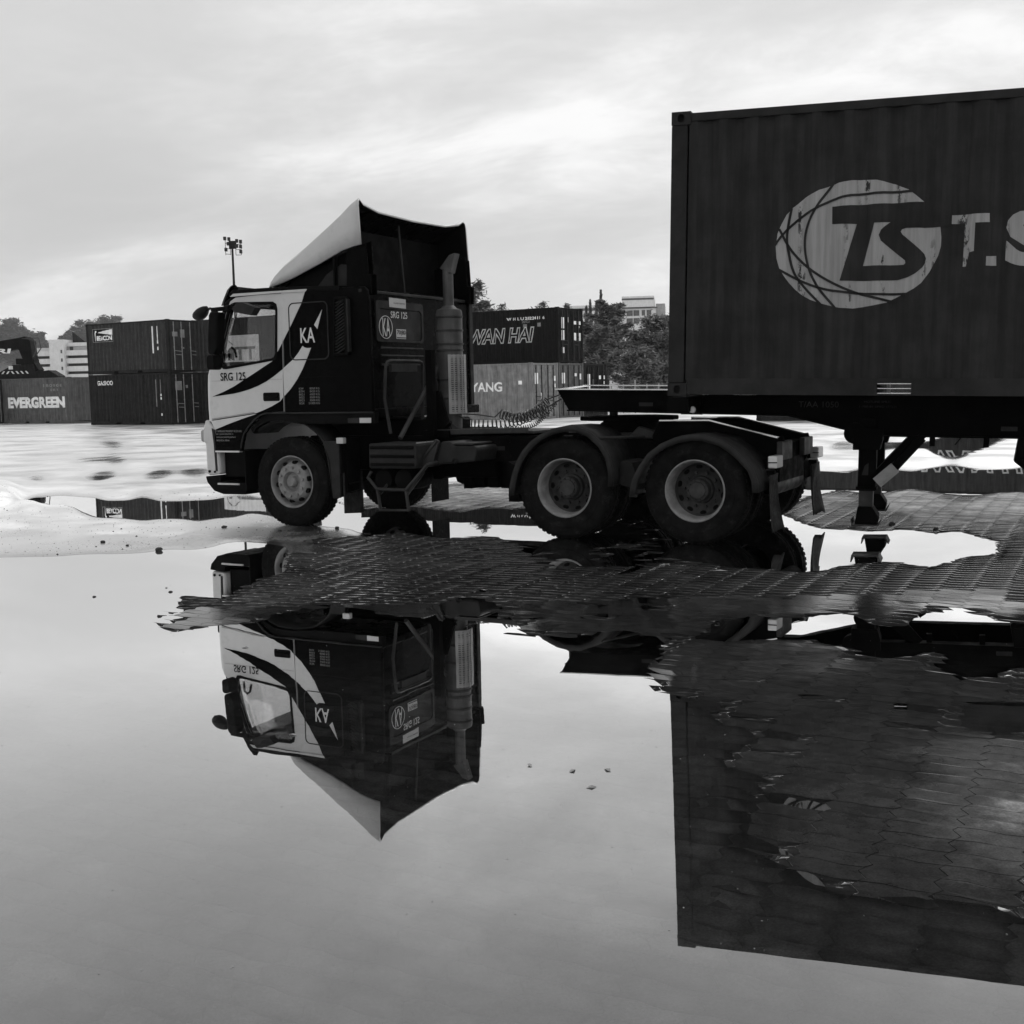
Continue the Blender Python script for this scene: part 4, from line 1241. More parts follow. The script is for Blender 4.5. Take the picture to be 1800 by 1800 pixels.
def container(name, Lc, coat, rail, loc, yaw, doors='L', detail=False, pockets=(), bars='worn_steel'):
    """origin at the lower near corner; x along the near side, y away from the viewer"""
    root = empty(name, loc, yaw)
    key = (Lc, doors, tuple(pockets))
    x1 = Lc - X0C
    cobj('side_panel', ('near', Lc), lambda: corr_sheet(X0C, x1, .15, 2.50, .012, 1).mesh('side_panel'), coat, root)
    cobj('side_panel', ('far', Lc), lambda: corr_sheet(X0C, x1, .15, 2.50, CWD - .012, -1).mesh('side_panel'), coat, root)
    ex = 0. if doors == 'L' else Lc
    cobj('end_panel', ('end', Lc, doors), lambda: corr_sheet(.15, CWD - .15, .15, 2.50, ex + (.02 if doors == 'L' else -.02), 1 if doors == 'L' else -1, 'y').mesh('end_panel'), coat, root)
    cobj('roof_panel', ('roof', Lc), lambda: MB().grid([[(x, .06, 2.56 - .5 * d), (x, CWD - .06, 2.56 - .5 * d)] for x, d in corr_points(.12, Lc - .12)]).mesh('roof_panel'), coat, root)
    cobj('floor_panel', ('floor', Lc), lambda: MB().box((.1, .08, .145), (Lc - .1, CWD - .08, .165)).mesh('floor_panel'), rail, root)
    for y in (.006, CWD - .066):
        cobj('top_rail', ('trail', Lc), lambda: MB().box((.178, 0, 2.500), (Lc - .178, .06, 2.575)).mesh('top_rail'), rail, root, .006).location = (0, y, 0)

        def brail():
            hl = [[(a, .019), (b, .019), (b, .127), (a, .127)] for a, b in pockets]
            return MB().plate([(.178, .013), (Lc - .178, .013), (Lc - .178, .165), (.178, .165)], hl, 0, .05).mesh('bottom_rail')
        cobj('bottom_rail', ('brail',) + key, brail, rail, root).location = (0, y, 0)
    for a, b in pockets:
        pm = MB().box((a - .006, .055, .013), (a, CWD - .055, .145)).box((b, .055, .013), (b + .006, CWD - .055, .145))
        pm.build('forklift_pocket', rail, root)
    for x in (0., Lc - .15):
        for y in (.003, CWD - .153):
            cobj('corner_post', 'post', lambda: MB().box((0, 0, .118), (.15, .15, 2.473)).mesh('corner_post'), rail, root, .012).location = (x, y, 0)
    for x in (0., Lc - .178):
        for z in (0., CH - .118):
            cobj('corner_casting', 'cast', casting_mesh, rail, root).location = (x, -.002, z)
            o = cobj('corner_casting', 'cast', casting_mesh, rail, root); o.location = (x + .178, CWD + .002, z); o.rotation_euler = (0, 0, math.pi)
    for z in (.013, 2.47):
        for x in (.03, Lc - .12):
            cobj('end_sill', 'sill', lambda: MB().box((0, .15, 0), (.09, CWD - .15, .10)).mesh('end_sill'), rail, root).location = (x, 0, z)
    # doors
    s = 1 if doors == 'L' else -1; xd = Lc if doors == 'L' else 0.

    def dmesh():
        b = MB()
        w_ = CWD / 2 - .155
        b.box((-.05, 0, .12), (-.02, w_, 2.46))
        for k in range(5): b.box((-.022, .06, .20 + k * .46), (-.004, w_ - .06, .50 + k * .46))
        return b.mesh('door')
    for k in range(2):
        y = .15 + k * (CWD / 2 - .147)
        d = cobj('door', 'door', dmesh, coat, root); d.location = (xd, y, 0); d.scale = (s, 1, 1)
        for yy in (.22, .72):
            bz = cobj('locking_bar', 'lock', lambda: MB().tube([(.02, 0, .10), (.02, 0, 2.48)], .022, 8).box((0, -.03, .20), (.03, .03, .26)).box((0, -.03, 2.30), (.03, .03, 2.36)).box((0, -.03, 1.2), (.03, .03, 1.26)).mesh('locking_bar'), bars, d)
            bz.location = (0, yy, 0)
        cobj('door_handle', 'dhandle', lambda: MB().bar((.04, .22, 1.05), (.04, .70, 1.02), .012, .03).bar((.04, .30, .86), (.04, .72, .84), .012, .03).mesh('door_handle'), bars, d)
    return root


def door_marks(root, Lc, marks, mat='print_white'):
    """small light plates and print on the door end: (y0, z0, y1, z1)"""
    for a in marks:
        MB().box((Lc + .004, a[0], a[1]), (Lc + .010, a[2], a[3])).build('door_label', mat, root)


# ------------------------------------------------------------------ the trailer and its container
CY_, CT_ = R(-20.447), R(-1.322)
_cu = Vector((math.cos(CY_) * math.cos(CT_), math.sin(CY_) * math.cos(CT_), math.sin(CT_)))
_cn = Vector((-math.sin(CY_), math.cos(CY_), 0)); _cw = _cu.cross(_cn)
MT = Matrix(((_cu.x, _cn.x, _cw.x, 1.4896), (_cu.y, _cn.y, _cw.y, 11.3171), (_cu.z, _cn.z, _cw.z, 1.4113), (0, 0, 0, 1)))
ts = container('shipping_container', 12.192, 'ts_coat', 'ts_rail', (0, 0, 0), 0, 'L', True, ((1.888, 2.181), (10.0, 10.30)))
ts.matrix_world = MT
tag(ts, 'dark shipping container with large light globe emblem, riding on the trailer', 'container')
x1_ = 12.192 - X0C
side = next(c for c in ts.children if c.name.startswith('side_panel'))
EL = [(.970, 1.347), (.985, 1.46), (1.017, 1.538), (1.06, 1.62), (1.116, 1.687), (1.22, 1.768), (1.34, 1.828), (1.507, 1.884), (1.63, 1.897), (1.747, 1.897), (1.833, 1.888), (1.992, 1.843), (2.101, 1.79), (2.132, 1.764), (2.23, 1.683), (2.33, 1.56), (2.369, 1.462), (2.380, 1.37),
      (2.379, 1.296), (2.36, 1.22), (2.338, 1.174), (2.29, 1.08), (2.226, .991), (2.17, .945), (2.103, .907), (1.941, .828), (1.832, .805), (1.659, .782), (1.54, .790), (1.477, .806), (1.375, .834), (1.29, .865), (1.213, .908), (1.15, .96), (1.095, 1.021), (1.045, 1.09), (1.008, 1.153), (.98, 1.24)]
v, f = poly_faces([(EL, [])])
lg = conform('emblem', v, f, X0C, x1_, 'ts_print', ts, .003)
TS = [(1.455, 1.68), (1.8, 1.684), (2.231, 1.684), (2.46, 1.69), (2.46, 1.462), (2.369, 1.462), (2.083, 1.465), (2.052, 1.456), (2.042, 1.438), (2.06, 1.41), (2.21, 1.277), (2.245, 1.24), (2.26, 1.201), (2.252, 1.16), (2.233, 1.127), (2.175, 1.073), (2.11, 1.04), (2.032, 1.021), (1.8, 1.020), (1.539, 1.028), (1.606, 1.27), (1.671, 1.519), (1.459, 1.528)]
HO = [(1.820, 1.522), (1.954, 1.523), (1.905, 1.485), (1.878, 1.458), (1.861, 1.415), (1.881, 1.364), (1.98, 1.28), (2.087, 1.188), (2.092, 1.165), (2.078, 1.151), (1.734, 1.153)]
v, f = poly_faces([(TS, [HO])])
conform('emblem_letters', v, f, X0C, x1_, 'ts_coat', ts, .006)
for pts in ([(1.470, 1.89), (1.319, 1.677), (1.242, 1.503), (1.227, 1.338), (1.264, 1.157), (1.352, .976), (1.505, .79)],
            [(1.103, 1.68), (1.071, 1.446), (1.088, 1.292), (1.158, 1.071), (1.378, .825)],
            [(.965, 1.360), (1.032, 1.448), (1.17, 1.583), (1.319, 1.671), (1.505, 1.75), (1.751, 1.775), (2.15, 1.777)],
            [(1.000, 1.50), (1.113, 1.304), (1.271, 1.144), (1.477, 1.011), (1.692, .916), (1.99, .835)],
            [(1.005, 1.140), (1.223, 1.024), (1.428, .954), (1.754, .908), (2.125, .898)]):
    v, f = strip(pts, .021)
    conform('emblem_arc', v, f, X0C, x1_, 'ts_coat', ts, .009)
v, f = poly_faces([([(2.448, 1.483), (2.445, 1.556), (2.60, 1.562), (2.76, 1.563), (2.763, 1.488), (2.648, 1.487), (2.646, 1.249), (2.610, 1.24), (2.587, 1.123), (2.562, 1.120), (2.567, 1.484)], [])])
conform('lettering', v, f, X0C, x1_, 'ts_print', ts, .003)
v, f = poly_faces([([(2.747, 1.124), (2.831, 1.121), (2.827, 1.204), (2.747, 1.203)], [])])
conform('lettering', v, f, X0C, x1_, 'ts_print', ts, .003)
v, f = text2d('S', (2.895, 1.112, 3.215, 1.575), bold=.055)
conform('lettering', v, f, X0C, x1_, 'ts_print', ts, .003)
for k in range(3): MB().box((1.893, .03, .030 + k * .042), (2.176, .60, .036 + k * .042)).build('pocket_glint', 'wet_steel', ts)  # added bars that imitate bright glints inside the pocket

trailer = empty('semi_trailer'); trailer.matrix_world = MT
tag(trailer, 'black skeletal semi trailer with gooseneck and raised landing legs under the container', 'trailer')


def tp(mb, name, mat, parent=trailer, **kw): return mb.build(name, mat, parent, **kw)


BEAM = [(-1.321, .045), (-1.300, .0), (-1.202, -.16), (1.037, -.187), (1.611, -.324), (1.917, -.37), (12.0, -.37), (12.0, -.012), (-.02, -.012), (-.05, .045)]
for y in (.71, 1.70):
    bmn = tp(MB().plate(BEAM, [], y, y + .022), 'main_beam', 'chassis_black')
    dz = 0 if y < 1 else .033                 # the far flange sits a little higher
    tp(MB().box((-1.33, y - .07, .045 + dz), (-.03, y + .09, .056 + dz)), 'top_flange', 'wet_steel', bmn)
    tp(MB().plate([(-1.202, -.172), (1.037, -.199), (1.611, -.336), (1.917, -.382), (12, -.382), (12, -.37), (1.917, -.37), (1.611, -.324), (1.037, -.187), (-1.202, -.16)], [], y - .06, y + .08), 'bottom_flange', 'chassis_black', bmn)
tp(MB().plate([(-1.335, .050), (-1.205, -.165), (-1.19, -.165), (-1.32, .050)], [], .72, 1.71), 'nose_plate', 'chassis_black', bevel=.004)
tp(MB().box((-1.30, .73, -.03), (.0, 1.70, -.02)), 'neck_deck', 'chassis_black')
tp(MB().bar((-1.30, .74, .050), (-1.28, 1.70, .083), .05, .012), 'nose_strap', 'wet_steel')
cm = MB()
for x in (-.9, -.4, .6, 1.2, 2.0, 2.8, 3.6, 4.6, 5.6, 6.6, 7.6, 8.6, 9.6, 10.6, 11.6): tp(MB().box((x, .73, -.16), (x + .08, 1.70, -.05)), 'cross_member', 'chassis_black')
tp(MB().box((.0, .0, -.15), (.20, .70, -.016)).box((.0, 1.73, -.15), (.20, 2.44, -.016)), 'front_bolster', 'chassis_black', bevel=.006)
lb = tp(MB().tube([(.205, .13, -.155), (.205, .13, -.17)], .012, 8).box((.10, .14, -.178), (.30, .22, -.168)), 'lamp_bracket', 'chassis_black')
tp(MB().lathe([(.001, -.018), (.025, -.014), (.034, 0), (.034, .03), (.02, .034)], (.212, .125, -.134), 'y', 18), 'marker_lamp', 'lamp_lens', smooth=True)
tp(MB().lathe([(.036, -.004), (.042, -.002), (.042, .03)], (.212, .125, -.134), 'y', 18), 'lamp_ring', 'black_plastic', smooth=True)
tp(MB().box((-.454, .704, -.117), (-.312, .708, -.080)), 'side_label', 'grey_plastic')
tp(MB().box((-.26, .704, -.105), (-.16, .708, -.070)), 'side_label', 'black_plastic')
tp(MB().box((2.95, .704, -.315), (3.09, .708, -.275)), 'side_label', 'worn_steel')
tp(MB().box((-1.34, 1.0, -.12), (-1.27, 1.45, -.02)), 'air_coupling', 'worn_steel', bevel=.008)
tp(MB().lathe([(.045, -.34), (.045, -.17), (.30, -.17)], (-.86, 1.22, 0), 'z', 18), 'king_pin', 'worn_steel')
lettering('lettering', 'T/AA 1050', (1.128, -.114, 1.504, -.057), 'worn_steel', trailer, d=.706)
lettering('lettering', 'HOTLINE SMLC', (1.737, -.066, 1.977, -.046), 'worn_steel', trailer, d=.706)
lettering('lettering', '1-700-81-SPRD (7723)', (1.695, -.118, 2.032, -.092), 'worn_steel', trailer, d=.706)
for i, s_ in enumerate(('BTM        KG', 'BG1        KG', 'BG2        KG')): lettering('lettering', s_, (2.15, -.165 - i * .036, 2.40, -.143 - i * .036), 'chassis_black', trailer, d=.706)
# landing legs
for y in (.71, 2.08):
    lg_ = tp(MB().box((1.705, y - .06, -.90), (1.868, y + .10, -.20)), 'landing_leg', 'chassis_black', bevel=.006)
    tp(MB().plate([(1.652, -.512), (1.896, -.507), (1.92, -.41), (1.92, -.30), (1.652, -.30)], [], y - .09, y + .13), 'leg_mount', 'chassis_black', lg_, bevel=.006)
    tp(MB().box((1.718, y - .045, -1.06), (1.848, y + .085, -.88)), 'inner_leg', 'worn_steel', lg_)
    tp(MB().plate([(1.715, -1.05), (1.848, -1.05), (1.905, -1.135), (1.901, -1.20), (1.690, -1.222)], [], y - .11, y + .15), 'foot', 'chassis_black', lg_, bevel=.006)
    tp(MB().plate([(1.655, -1.165), (1.665, -1.165), (1.672, -1.215), (1.90, -1.215), (1.93, -1.16), (1.94, -1.165), (1.91, -1.228), (1.665, -1.228)], [], y - .13, y + .17), 'foot_plate', 'worn_steel', lg_)
    tp(MB().box((1.690, y - .07, -.89), (1.880, y + .11, -.86)), 'leg_collar', 'chassis_black', lg_)
    tp(MB().plate([(1.74, -.75), (1.80, -.75), (1.80, -.63), (1.765, -.66)], [], y - .068, y - .062), 'leg_patch', 'grey_plastic', lg_)
    tp(MB().lathe([(.001, -.09), (.10, -.085), (.10, .0), (.03, .02)], (1.665, y, -.355), 'y', 18), 'gear_housing', 'chassis_black', lg_, smooth=True)
    tp(MB().bar((1.86, y, -.76), (2.20, y + .05, -.38), .05, .075), 'brace', 'chassis_black', lg_)
    tp(MB().bar((1.90, y - .07, -.83), (2.27, y - .02, -.385), .06, .08), 'brace', 'chassis_black', lg_)
tp(MB().bar((1.885, .58, -.815), (2.045, .58, -.665), .012, .11), 'crank_plate', 'light_steel')
for x in (2.36, 2.83): tp(MB().box((x - .025, .70, -.466), (x + .025, .75, -.375)), 'hanger', 'chassis_black')
tp(MB().tube([(2.62, .9, -.38), (2.56, .9, -.46)], .006, 6), 'pull_cable', 'chassis_black')
tp(MB().plate([(3.10, -.375), (3.26, -.375), (3.30, -.66), (3.16, -.66), (3.07, -.59)], [], .62, .80).tube([(3.09, .66, -.56), (3.24, .60, -.62)], .03, 8), 'suspension_bracket', 'chassis_black', bevel=.02)
for x in (9.0, 10.3):
    for far in (0, 1):
        w = wheel(x, .22 if not far else 2.22, False, far, True, trailer)
        w.location = (x, .22 if not far else 2.22, -.93 + .0231 * x)
    tp(MB().tube([(x, .3, -.93 + .0231 * x), (x, 2.14, -.93 + .0231 * x)], .07, 10), 'axle', 'chassis_black')


# ------------------------------------------------------------------ coiled air hoses between truck and trailer
def catmull(P, n=14):
    P = [Vector(p) for p in P]; C = []
    for i in range(len(P) - 1):
        p0, p1, p2, p3 = P[max(0, i - 1)], P[i], P[i + 1], P[min(len(P) - 1, i + 2)]
        for k in range(n):
            t = k / n
            C.append(.5 * ((2 * p1) + (p2 - p0) * t + (2 * p0 - 5 * p1 + 4 * p2 - p3) * t * t + (3 * p1 - p0 - 3 * p2 + p3) * t ** 3))
    return C + [P[-1]]


def coil(name, label, lead, line, tail, r, turns, tr, group):
    C = catmull(line, 40); pts = list(catmull(lead, 6))[:-1] if lead else []
    n = len(C); steps = turns * 12
    prev = Vector((0, 0, 1))
    for s in range(steps + 1):
        t = s / steps * (n - 1); i = min(int(t), n - 2); c = C[i].lerp(C[i + 1], t - i); d = (C[i + 1] - C[i]).normalized()
        a = (prev - d * prev.dot(d)).normalized(); b = d.cross(a); an = 2 * math.pi * s / 12
        q = r * (1 + .10 * math.sin(s * .37))
        pts.append(c + a * (q * math.cos(an)) + b * (q * math.sin(an)))
    if tail: pts += list(catmull(tail, 6))
    o = MB().tube(pts, tr, 6).build(name, 'hose', None, smooth=True)
    o.matrix_world = Matrix.Translation(T0) @ Matrix.Rotation(TRK_YAW, 4, 'Z')
    tag(o, label, 'hose', group)
    return o


coil('coiled_hose', 'thick coiled air hose sagging lowest behind the truck cab', [(2.68, .95, 1.20), (2.85, .98, 1.225), (3.0, 1.02, 1.17)], [(3.05, 1.05, 1.117), (3.286, 1.12, 1.105), (3.53, 1.18, 1.14), (3.735, 1.2, 1.212), (3.91, 1.22, 1.282)], [(3.93, 1.22, 1.30), (4.0, 1.22, 1.335), (4.10, 1.2, 1.385)], .055, 21, .0075, 'coiled hoses between truck and trailer')
coil('coiled_hose', 'coiled air hose with the higher arc, hooked to the trailer nose top', [(2.74, 1.2, 1.235), (3.0, 1.3, 1.215), (3.2, 1.35, 1.18)], [(3.25, 1.38, 1.222), (3.40, 1.4, 1.178), (3.58, 1.4, 1.203), (3.72, 1.4, 1.272), (3.83, 1.4, 1.352)], [(3.84, 1.38, 1.38), (3.95, 1.35, 1.41), (4.12, 1.3, 1.46)], .050, 17, .0075, 'coiled hoses between truck and trailer')
coil('coiled_cable', 'thin tightly coiled electric cable rising from the deck to the trailer nose', [(2.80, .90, 1.20), (2.95, .92, 1.08), (3.2, .95, 1.06), (3.5, 1.0, 1.065)], [(3.55, 1.0, 1.068), (3.72, 1.02, 1.075), (3.86, 1.05, 1.12), (3.95, 1.1, 1.21), (4.06, 1.15, 1.34)], [(4.08, 1.15, 1.36), (4.12, 1.15, 1.39)], .022, 24, .005, 'coiled hoses between truck and trailer')
# ------------------------------------------------------------------ containers across the yard
YB = R(-32.0)
EB = Vector((math.sin(-YB), math.cos(YB), 0)); AB = Vector((math.cos(YB), math.sin(YB), 0))
L20, L40 = 6.058, 12.192
GZ0 = .018


def at_right(p, Lc, z=0.):
    """origin of a container whose lower near RIGHT corner stands at p"""
    q = Vector((p[0], p[1], 0)) - AB * Lc
    return (q.x, q.y, GZ0 + z)


def clabel(root, text, rect, Lc, mat='print_white', **kw):
    v, f = text2d(text, rect, **kw)
    if v: conform('lettering', v, f, X0C, Lc - X0C, mat, root, .005)


def cplate(root, rect, Lc, mat='print_white', name='printed_mark'):
    x0, z0, x1, z1 = rect
    conform(name, [(x0, z0), (x1, z0), (x1, z1), (x0, z1)], [(0, 1, 2, 3)], X0C, Lc - X0C, mat, root, .005)


PKT = ((1.95, 2.31), (3.75, 4.11))
GR = 'containers stacked across the yard'
# left row
p = (-16.75, 59.4)
c = container('shipping_container', L20, 'coat_dark', 'coat_dark', at_right(p, L20), YB, 'L', pockets=PKT, bars='light_steel')
tag(c, 'dark container with small white lettering, bottom of the stack left of the truck', 'container', GR)
clabel(c, 'GASICO', (.62, 2.03, 1.85, 2.26), L20, bold=.03)
for x in (4.95, 5.30): cplate(c, (x, 1.55 if x > 5 else .9, x + .07, 2.25), L20, 'print_grey')
for z in (.45, 1.25, 1.42): cplate(c, (5.27, z, 5.40, z + .12), L20)
door_marks(c, L20, ((.32, 1.70, .75, 2.15), (1.0, 1.80, 1.14, 1.95), (.4, .95, .46, 1.0)), 'print_grey')
c = container('shipping_container', L20, 'coat_slate', 'coat_dark', at_right(p, L20, CH + .01), YB, 'L', pockets=PKT, bars='light_steel')
tag(c, 'dark container with framed lighthouse logo, top of the stack left of the truck', 'container', GR)
v, f = poly_faces([([(.50, 1.64), (2.02, 1.64), (2.02, 2.32), (.50, 2.32)], [[(.53, 1.67), (1.99, 1.67), (1.99, 2.29), (.53, 2.29)]])])
conform('logo_frame', v, f, X0C, L20 - X0C, 'print_grey', c, .005)
cplate(c, (.53, 1.67, 1.99, 2.29), L20, 'coat_black', 'logo_field')
v, f = poly_faces([([(.66, 1.70), (.72, 1.70), (.74, 2.10), (.80, 2.15), (.80, 2.22), (.70, 2.22), (.62, 2.10)], []), ([(.85, 2.12), (1.97, 1.98), (1.97, 2.27), (1.3, 2.20)], [])])
conform('lighthouse_mark', v, f, X0C, L20 - X0C, 'print_white', c, .009)
v, f = text2d('BEACON', (.80, 1.72, 1.94, 1.96), bold=.04); conform('lettering', v, f, X0C, L20 - X0C, 'print_white', c, .009)
for x in (4.90, 5.24): cplate(c, (x, .95 if x < 5 else 1.55, x + .07, 2.28), L20)
for z in (1.10, 1.42): cplate(c, (5.22, z, 5.35, z + .16), L20)
door_marks(c, L20, ((.28, 1.75, .62, 1.98), (.80, 1.70, 1.08, 2.10), (1.85, 1.80, 2.15, 1.95), (1.85, 2.02, 2.15, 2.16), (.95, 1.15, 1.03, 1.23)), 'print_grey')
p = (-24.45, 66.9)
c = container('shipping_container', L20, 'coat_mid', 'coat_mid', at_right(p, L20), YB, '0', pockets=PKT)
tag(c, 'grey corrugated container with big blocky white lettering standing alone on the ground', 'container', GR)
clabel(c, 'EVERGREEN', (.48, .88, 5.50, 1.52), L20, bold=.055)
clabel(c, '1 8 0 9 0 8', (3.75, 2.05, 5.35, 2.22), L20, 'print_grey', bold=.03)
clabel(c, '1 8 1', (4.35, 1.82, 4.95, 1.96), L20, 'print_grey', bold=.03)
cplate(c, (5.52, .35, 5.60, .80), L20, 'print_grey')
p = (-30.75, 68.4)
c = container('shipping_container', L20, 'coat_slate', 'coat_dark', at_right(p, L20), YB, 'L', bars='light_steel')
tag(c, 'dark container at the picture edge showing its barred door end', 'container', GR)
# stack seen beside and through the cab
q = Vector((-16.02, 61.0, 0))
c = container('shipping_container', L20, 'coat_dark', 'coat_dark', (q.x, q.y, GZ0), YB, 'L', pockets=PKT)
tag(c, 'dark container bottom of the stack directly behind the truck cab', 'container', GR)
c = container('shipping_container', L20, 'coat_slate', 'coat_slate', (q.x, q.y, GZ0 + CH + .01), YB, 'L', pockets=PKT)
tag(c, 'container with white lettered panel seen through the cab window', 'container', GR)
cplate(c, (1.75, .42, 4.60, 1.72), L20, 'concrete_white', 'white_panel')
v, f = text2d('MTT', (2.15, .50, 4.35, 1.15), bold=.03); conform('lettering', v, f, X0C, L20 - X0C, 'coat_grey', c, .009)
v, f = strip([(1.9, .85), (1.98, 1.15), (2.2, 1.42), (2.5, 1.48), (2.85, 1.25)], .05); conform('logo_arc', v, f, X0C, L20 - X0C, 'coat_grey', c, .009)
# right row: three side by side, one on top
P0 = Vector((1.02, 54.4, 0))
names = (('coat_grey', 'grey container with white serif lettering behind the coiled hoses', '0'), ('coat_mid', 'grey container under the black one, only its door end showing', '1'), ('coat_black', 'dark container door end at the right of the row, before the trees', '2'))
for i, (coat, lab, _) in enumerate(names):
    p = P0 + EB * (2.50 * i)
    c = container('shipping_container', L20 if i < 2 else L40, coat, coat if i < 2 else 'coat_dark', at_right(p, L20 if i < 2 else L40), YB, 'L', bars='coat_dark' if i < 2 else 'worn_steel')
    tag(c, lab, 'container', GR)
    Lc = L20 if i < 2 else L40
    if i == 0:
        clabel(c, 'YANG', (L20 - 3.35, 1.30, L20 - 1.62, 1.74), L20, bold=.025)
        cplate(c, (L20 - 1.05, 1.60, L20 - .85, 1.78), L20, 'print_grey'); cplate(c, (L20 - .72, 1.61, L20 - .55, 1.78), L20)
        clabel(c, 'YMLU', (L20 - 1.3, 2.22, L20 - .9, 2.33), L20, 'print_grey', bold=.02)
        clabel(c, '5081120 5', (L20 - 1.3, 2.06, L20 - .45, 2.17), L20, 'print_grey', bold=.02)
        clabel(c, '2261', (L20 - 1.3, 1.93, L20 - .95, 2.03), L20, 'print_grey', bold=.02)
        door_marks(c, L20, ((.26, 1.62, .56, 2.12), (1.95, 1.75, 2.16, 1.98), (2.05, 1.45, 2.15, 1.62)), 'print_white'); door_marks(c, L20, ((.78, .95, .90, 1.22),), 'print_white')
        door_marks(c, L20, ((1.45, .6, 1.75, 1.2), (1.5, 1.5, 1.75, 2.1)), 'print_grey')
    elif i == 1: door_marks(c, L20, ((.26, 1.62, .56, 2.12), (1.50, 1.95, 1.72, 2.10), (1.95, 1.80, 2.16, 2.08)), 'print_white')
    else: door_marks(c, L40, ((.32, 1.25, .58, 2.05), (.85, 1.55, .94, 1.80), (1.50, 1.80, 1.72, 1.98), (1.95, 1.80, 2.14, 1.98), (1.98, 1.55, 2.10, 1.70)), 'print_white')
p = P0 + EB * 2.50
c = container('shipping_container', L40, 'coat_black', 'coat_black', at_right(p, L40, CH + .01), YB, 'L', bars='worn_steel')
tag(c, 'black container with outlined white lettering on top of the grey row', 'container', GR)
v, f = text2d('WAN HAI', (L40 - 5.05, .98, L40 - 1.32, 1.74), bold=.03, shear=.22, outline=.030); conform('lettering', v, f, X0C, L40 - X0C, 'print_white', c, .007)
clabel(c, 'W H L U 2822411 6', (L40 - 2.85, 2.06, L40 - .75, 2.20), L40, bold=.02)
clabel(c, '22G1', (L40 - 2.0, 1.92, L40 - 1.55, 2.03), L40, 'print_grey', bold=.02)
cplate(c, (L40 - 1.95, 1.70, L40 - 1.72, 1.86), L40, 'print_grey'); cplate(c, (L40 - 1.15, 1.72, L40 - .95, 1.90), L40, 'print_grey')
door_marks(c, L40, ((.30, 1.05, .56, 1.52), (.30, 1.60, .56, 2.12), (.86, 1.90, .97, 2.14), (.34, .45, .54, .72)), 'print_white')
lettering('lettering', 'WAN HAI', (1.10, .36, 2.06, .50), 'coat_black', c, plane='yz', d=L40 + .012, bold=.03).matrix_parent_inverse = Matrix.Translation((0, 0, 0))
door_marks(c, L40, ((1.48, 1.82, 1.74, 1.98), (1.92, 1.82, 2.18, 1.98), (1.95, 1.66, 2.05, 1.76), (1.48, 1.05, 1.72, 1.42), (1.92, 1.05, 2.16, 1.42)), 'print_white')
# right of the picture, mostly behind the trailer and mirrored in the puddle
q = Vector((9.5, 46.2, 0))
c = container('shipping_container', L40, 'coat_slate', 'coat_dark', (q.x, q.y, GZ0), YB, 'L')
tag(c, 'container whose outlined lettering shows upside down in the puddle under the trailer', 'container', GR)
v, f = text2d('WAN HAI', (6.2, 1.02, 10.5, 1.82), bold=.03, shear=.22, outline=.030); conform('lettering', v, f, X0C, L40 - X0C, 'print_white', c, .007)

# ------------------------------------------------------------------ reach stacker on the left
rs = empty('reach_stacker', (-33.5, 72.0, 0), 0)
tag(rs, 'reach stacker with raised boom and striped spreader behind the grey container', 'reach stacker')
bo = MB().bar((-3.0, 0, 3.60), (4.45, 0, 4.72), .62, .66, up=(0, 0, 1)).build('boom', 'coat_black', rs, bevel=.03)
hd = MB().plate([(4.05, 4.95), (4.85, 5.12), (5.15, 4.85), (5.25, 3.60), (4.75, 3.45), (4.45, 4.30)], [], -.45, .45).build('boom_head', 'coat_black', rs, bevel=.03)
MB().tube([(4.7, -.5, 5.0), (5.4, -.5, 4.9), (5.5, -.5, 4.3), (5.3, -.5, 3.9)], .035, 6).build('hydraulic_hose', 'hose', rs)
MB().tube([(4.9, -.5, 5.0), (5.7, -.5, 5.0), (5.8, -.5, 4.4), (5.5, -.5, 4.0)], .03, 6).build('hydraulic_hose', 'hose', rs)
MB().bar((5.0, 0, 3.6), (5.35, 0, 3.0), .9, .5).bar((4.2, 0, 3.65), (5.3, 0, 3.6), .8, .35).build('rotator', 'coat_black', rs, bevel=.03)
MB().plate([(3.0, 2.75), (3.3, 3.05), (4.1, 3.45), (5.3, 3.45), (5.35, 3.0), (6.2, 3.1), (6.75, 2.75), (6.75, 2.63), (3.0, 2.63)], [], -.6, .6).build('spreader', 'coat_dark', rs, bevel=.03)
for k in range(7):
    x = 3.12 + k * .28
    MB().plate([(x, 2.92), (x + .10, 2.92), (x + .22, 3.08), (x + .12, 3.08)] if k < 3 else [(x + .12, 2.92), (x + .22, 2.92), (x + .10, 3.08), (x, 3.08)], [], -.62, -.605).build('hazard_stripe', 'print_white', rs)
MB().box((3.85, -.63, 3.18), (4.1, -.61, 3.38)).build('spreader_label', 'print_white', rs)
lettering('lettering', 'FERRARI', (.0, 4.14, 3.95, 4.42), 'print_white', rs, d=-.33, bold=.04, shear=.1).rotation_euler = (0, -math.atan2(1.12, 7.45) * 0, 0)
MB().box((-6.5, -1.4, .7), (.5, 1.4, 1.9)).build('machine_body', 'coat_dark', rs, bevel=.1)
MB().box((-3.2, -.8, 1.9), (-1.6, .8, 3.3)).build('driver_cab', 'coat_black', rs, bevel=.08)
MB().tube([(-1.0, .3, 1.6), (1.6, .3, 3.9)], .15, 10).build('lift_cylinder', 'worn_steel', rs)
for x in (-5.2, -.6):
    for y in (-1.25, 1.25):
        MB().lathe([(.3, -.25), (.75, -.28), (.8, -.15), (.8, .15), (.75, .28), (.3, .25)], (x, y, .8), 'y', 24).build('wheel', 'rubber', rs, smooth=True)

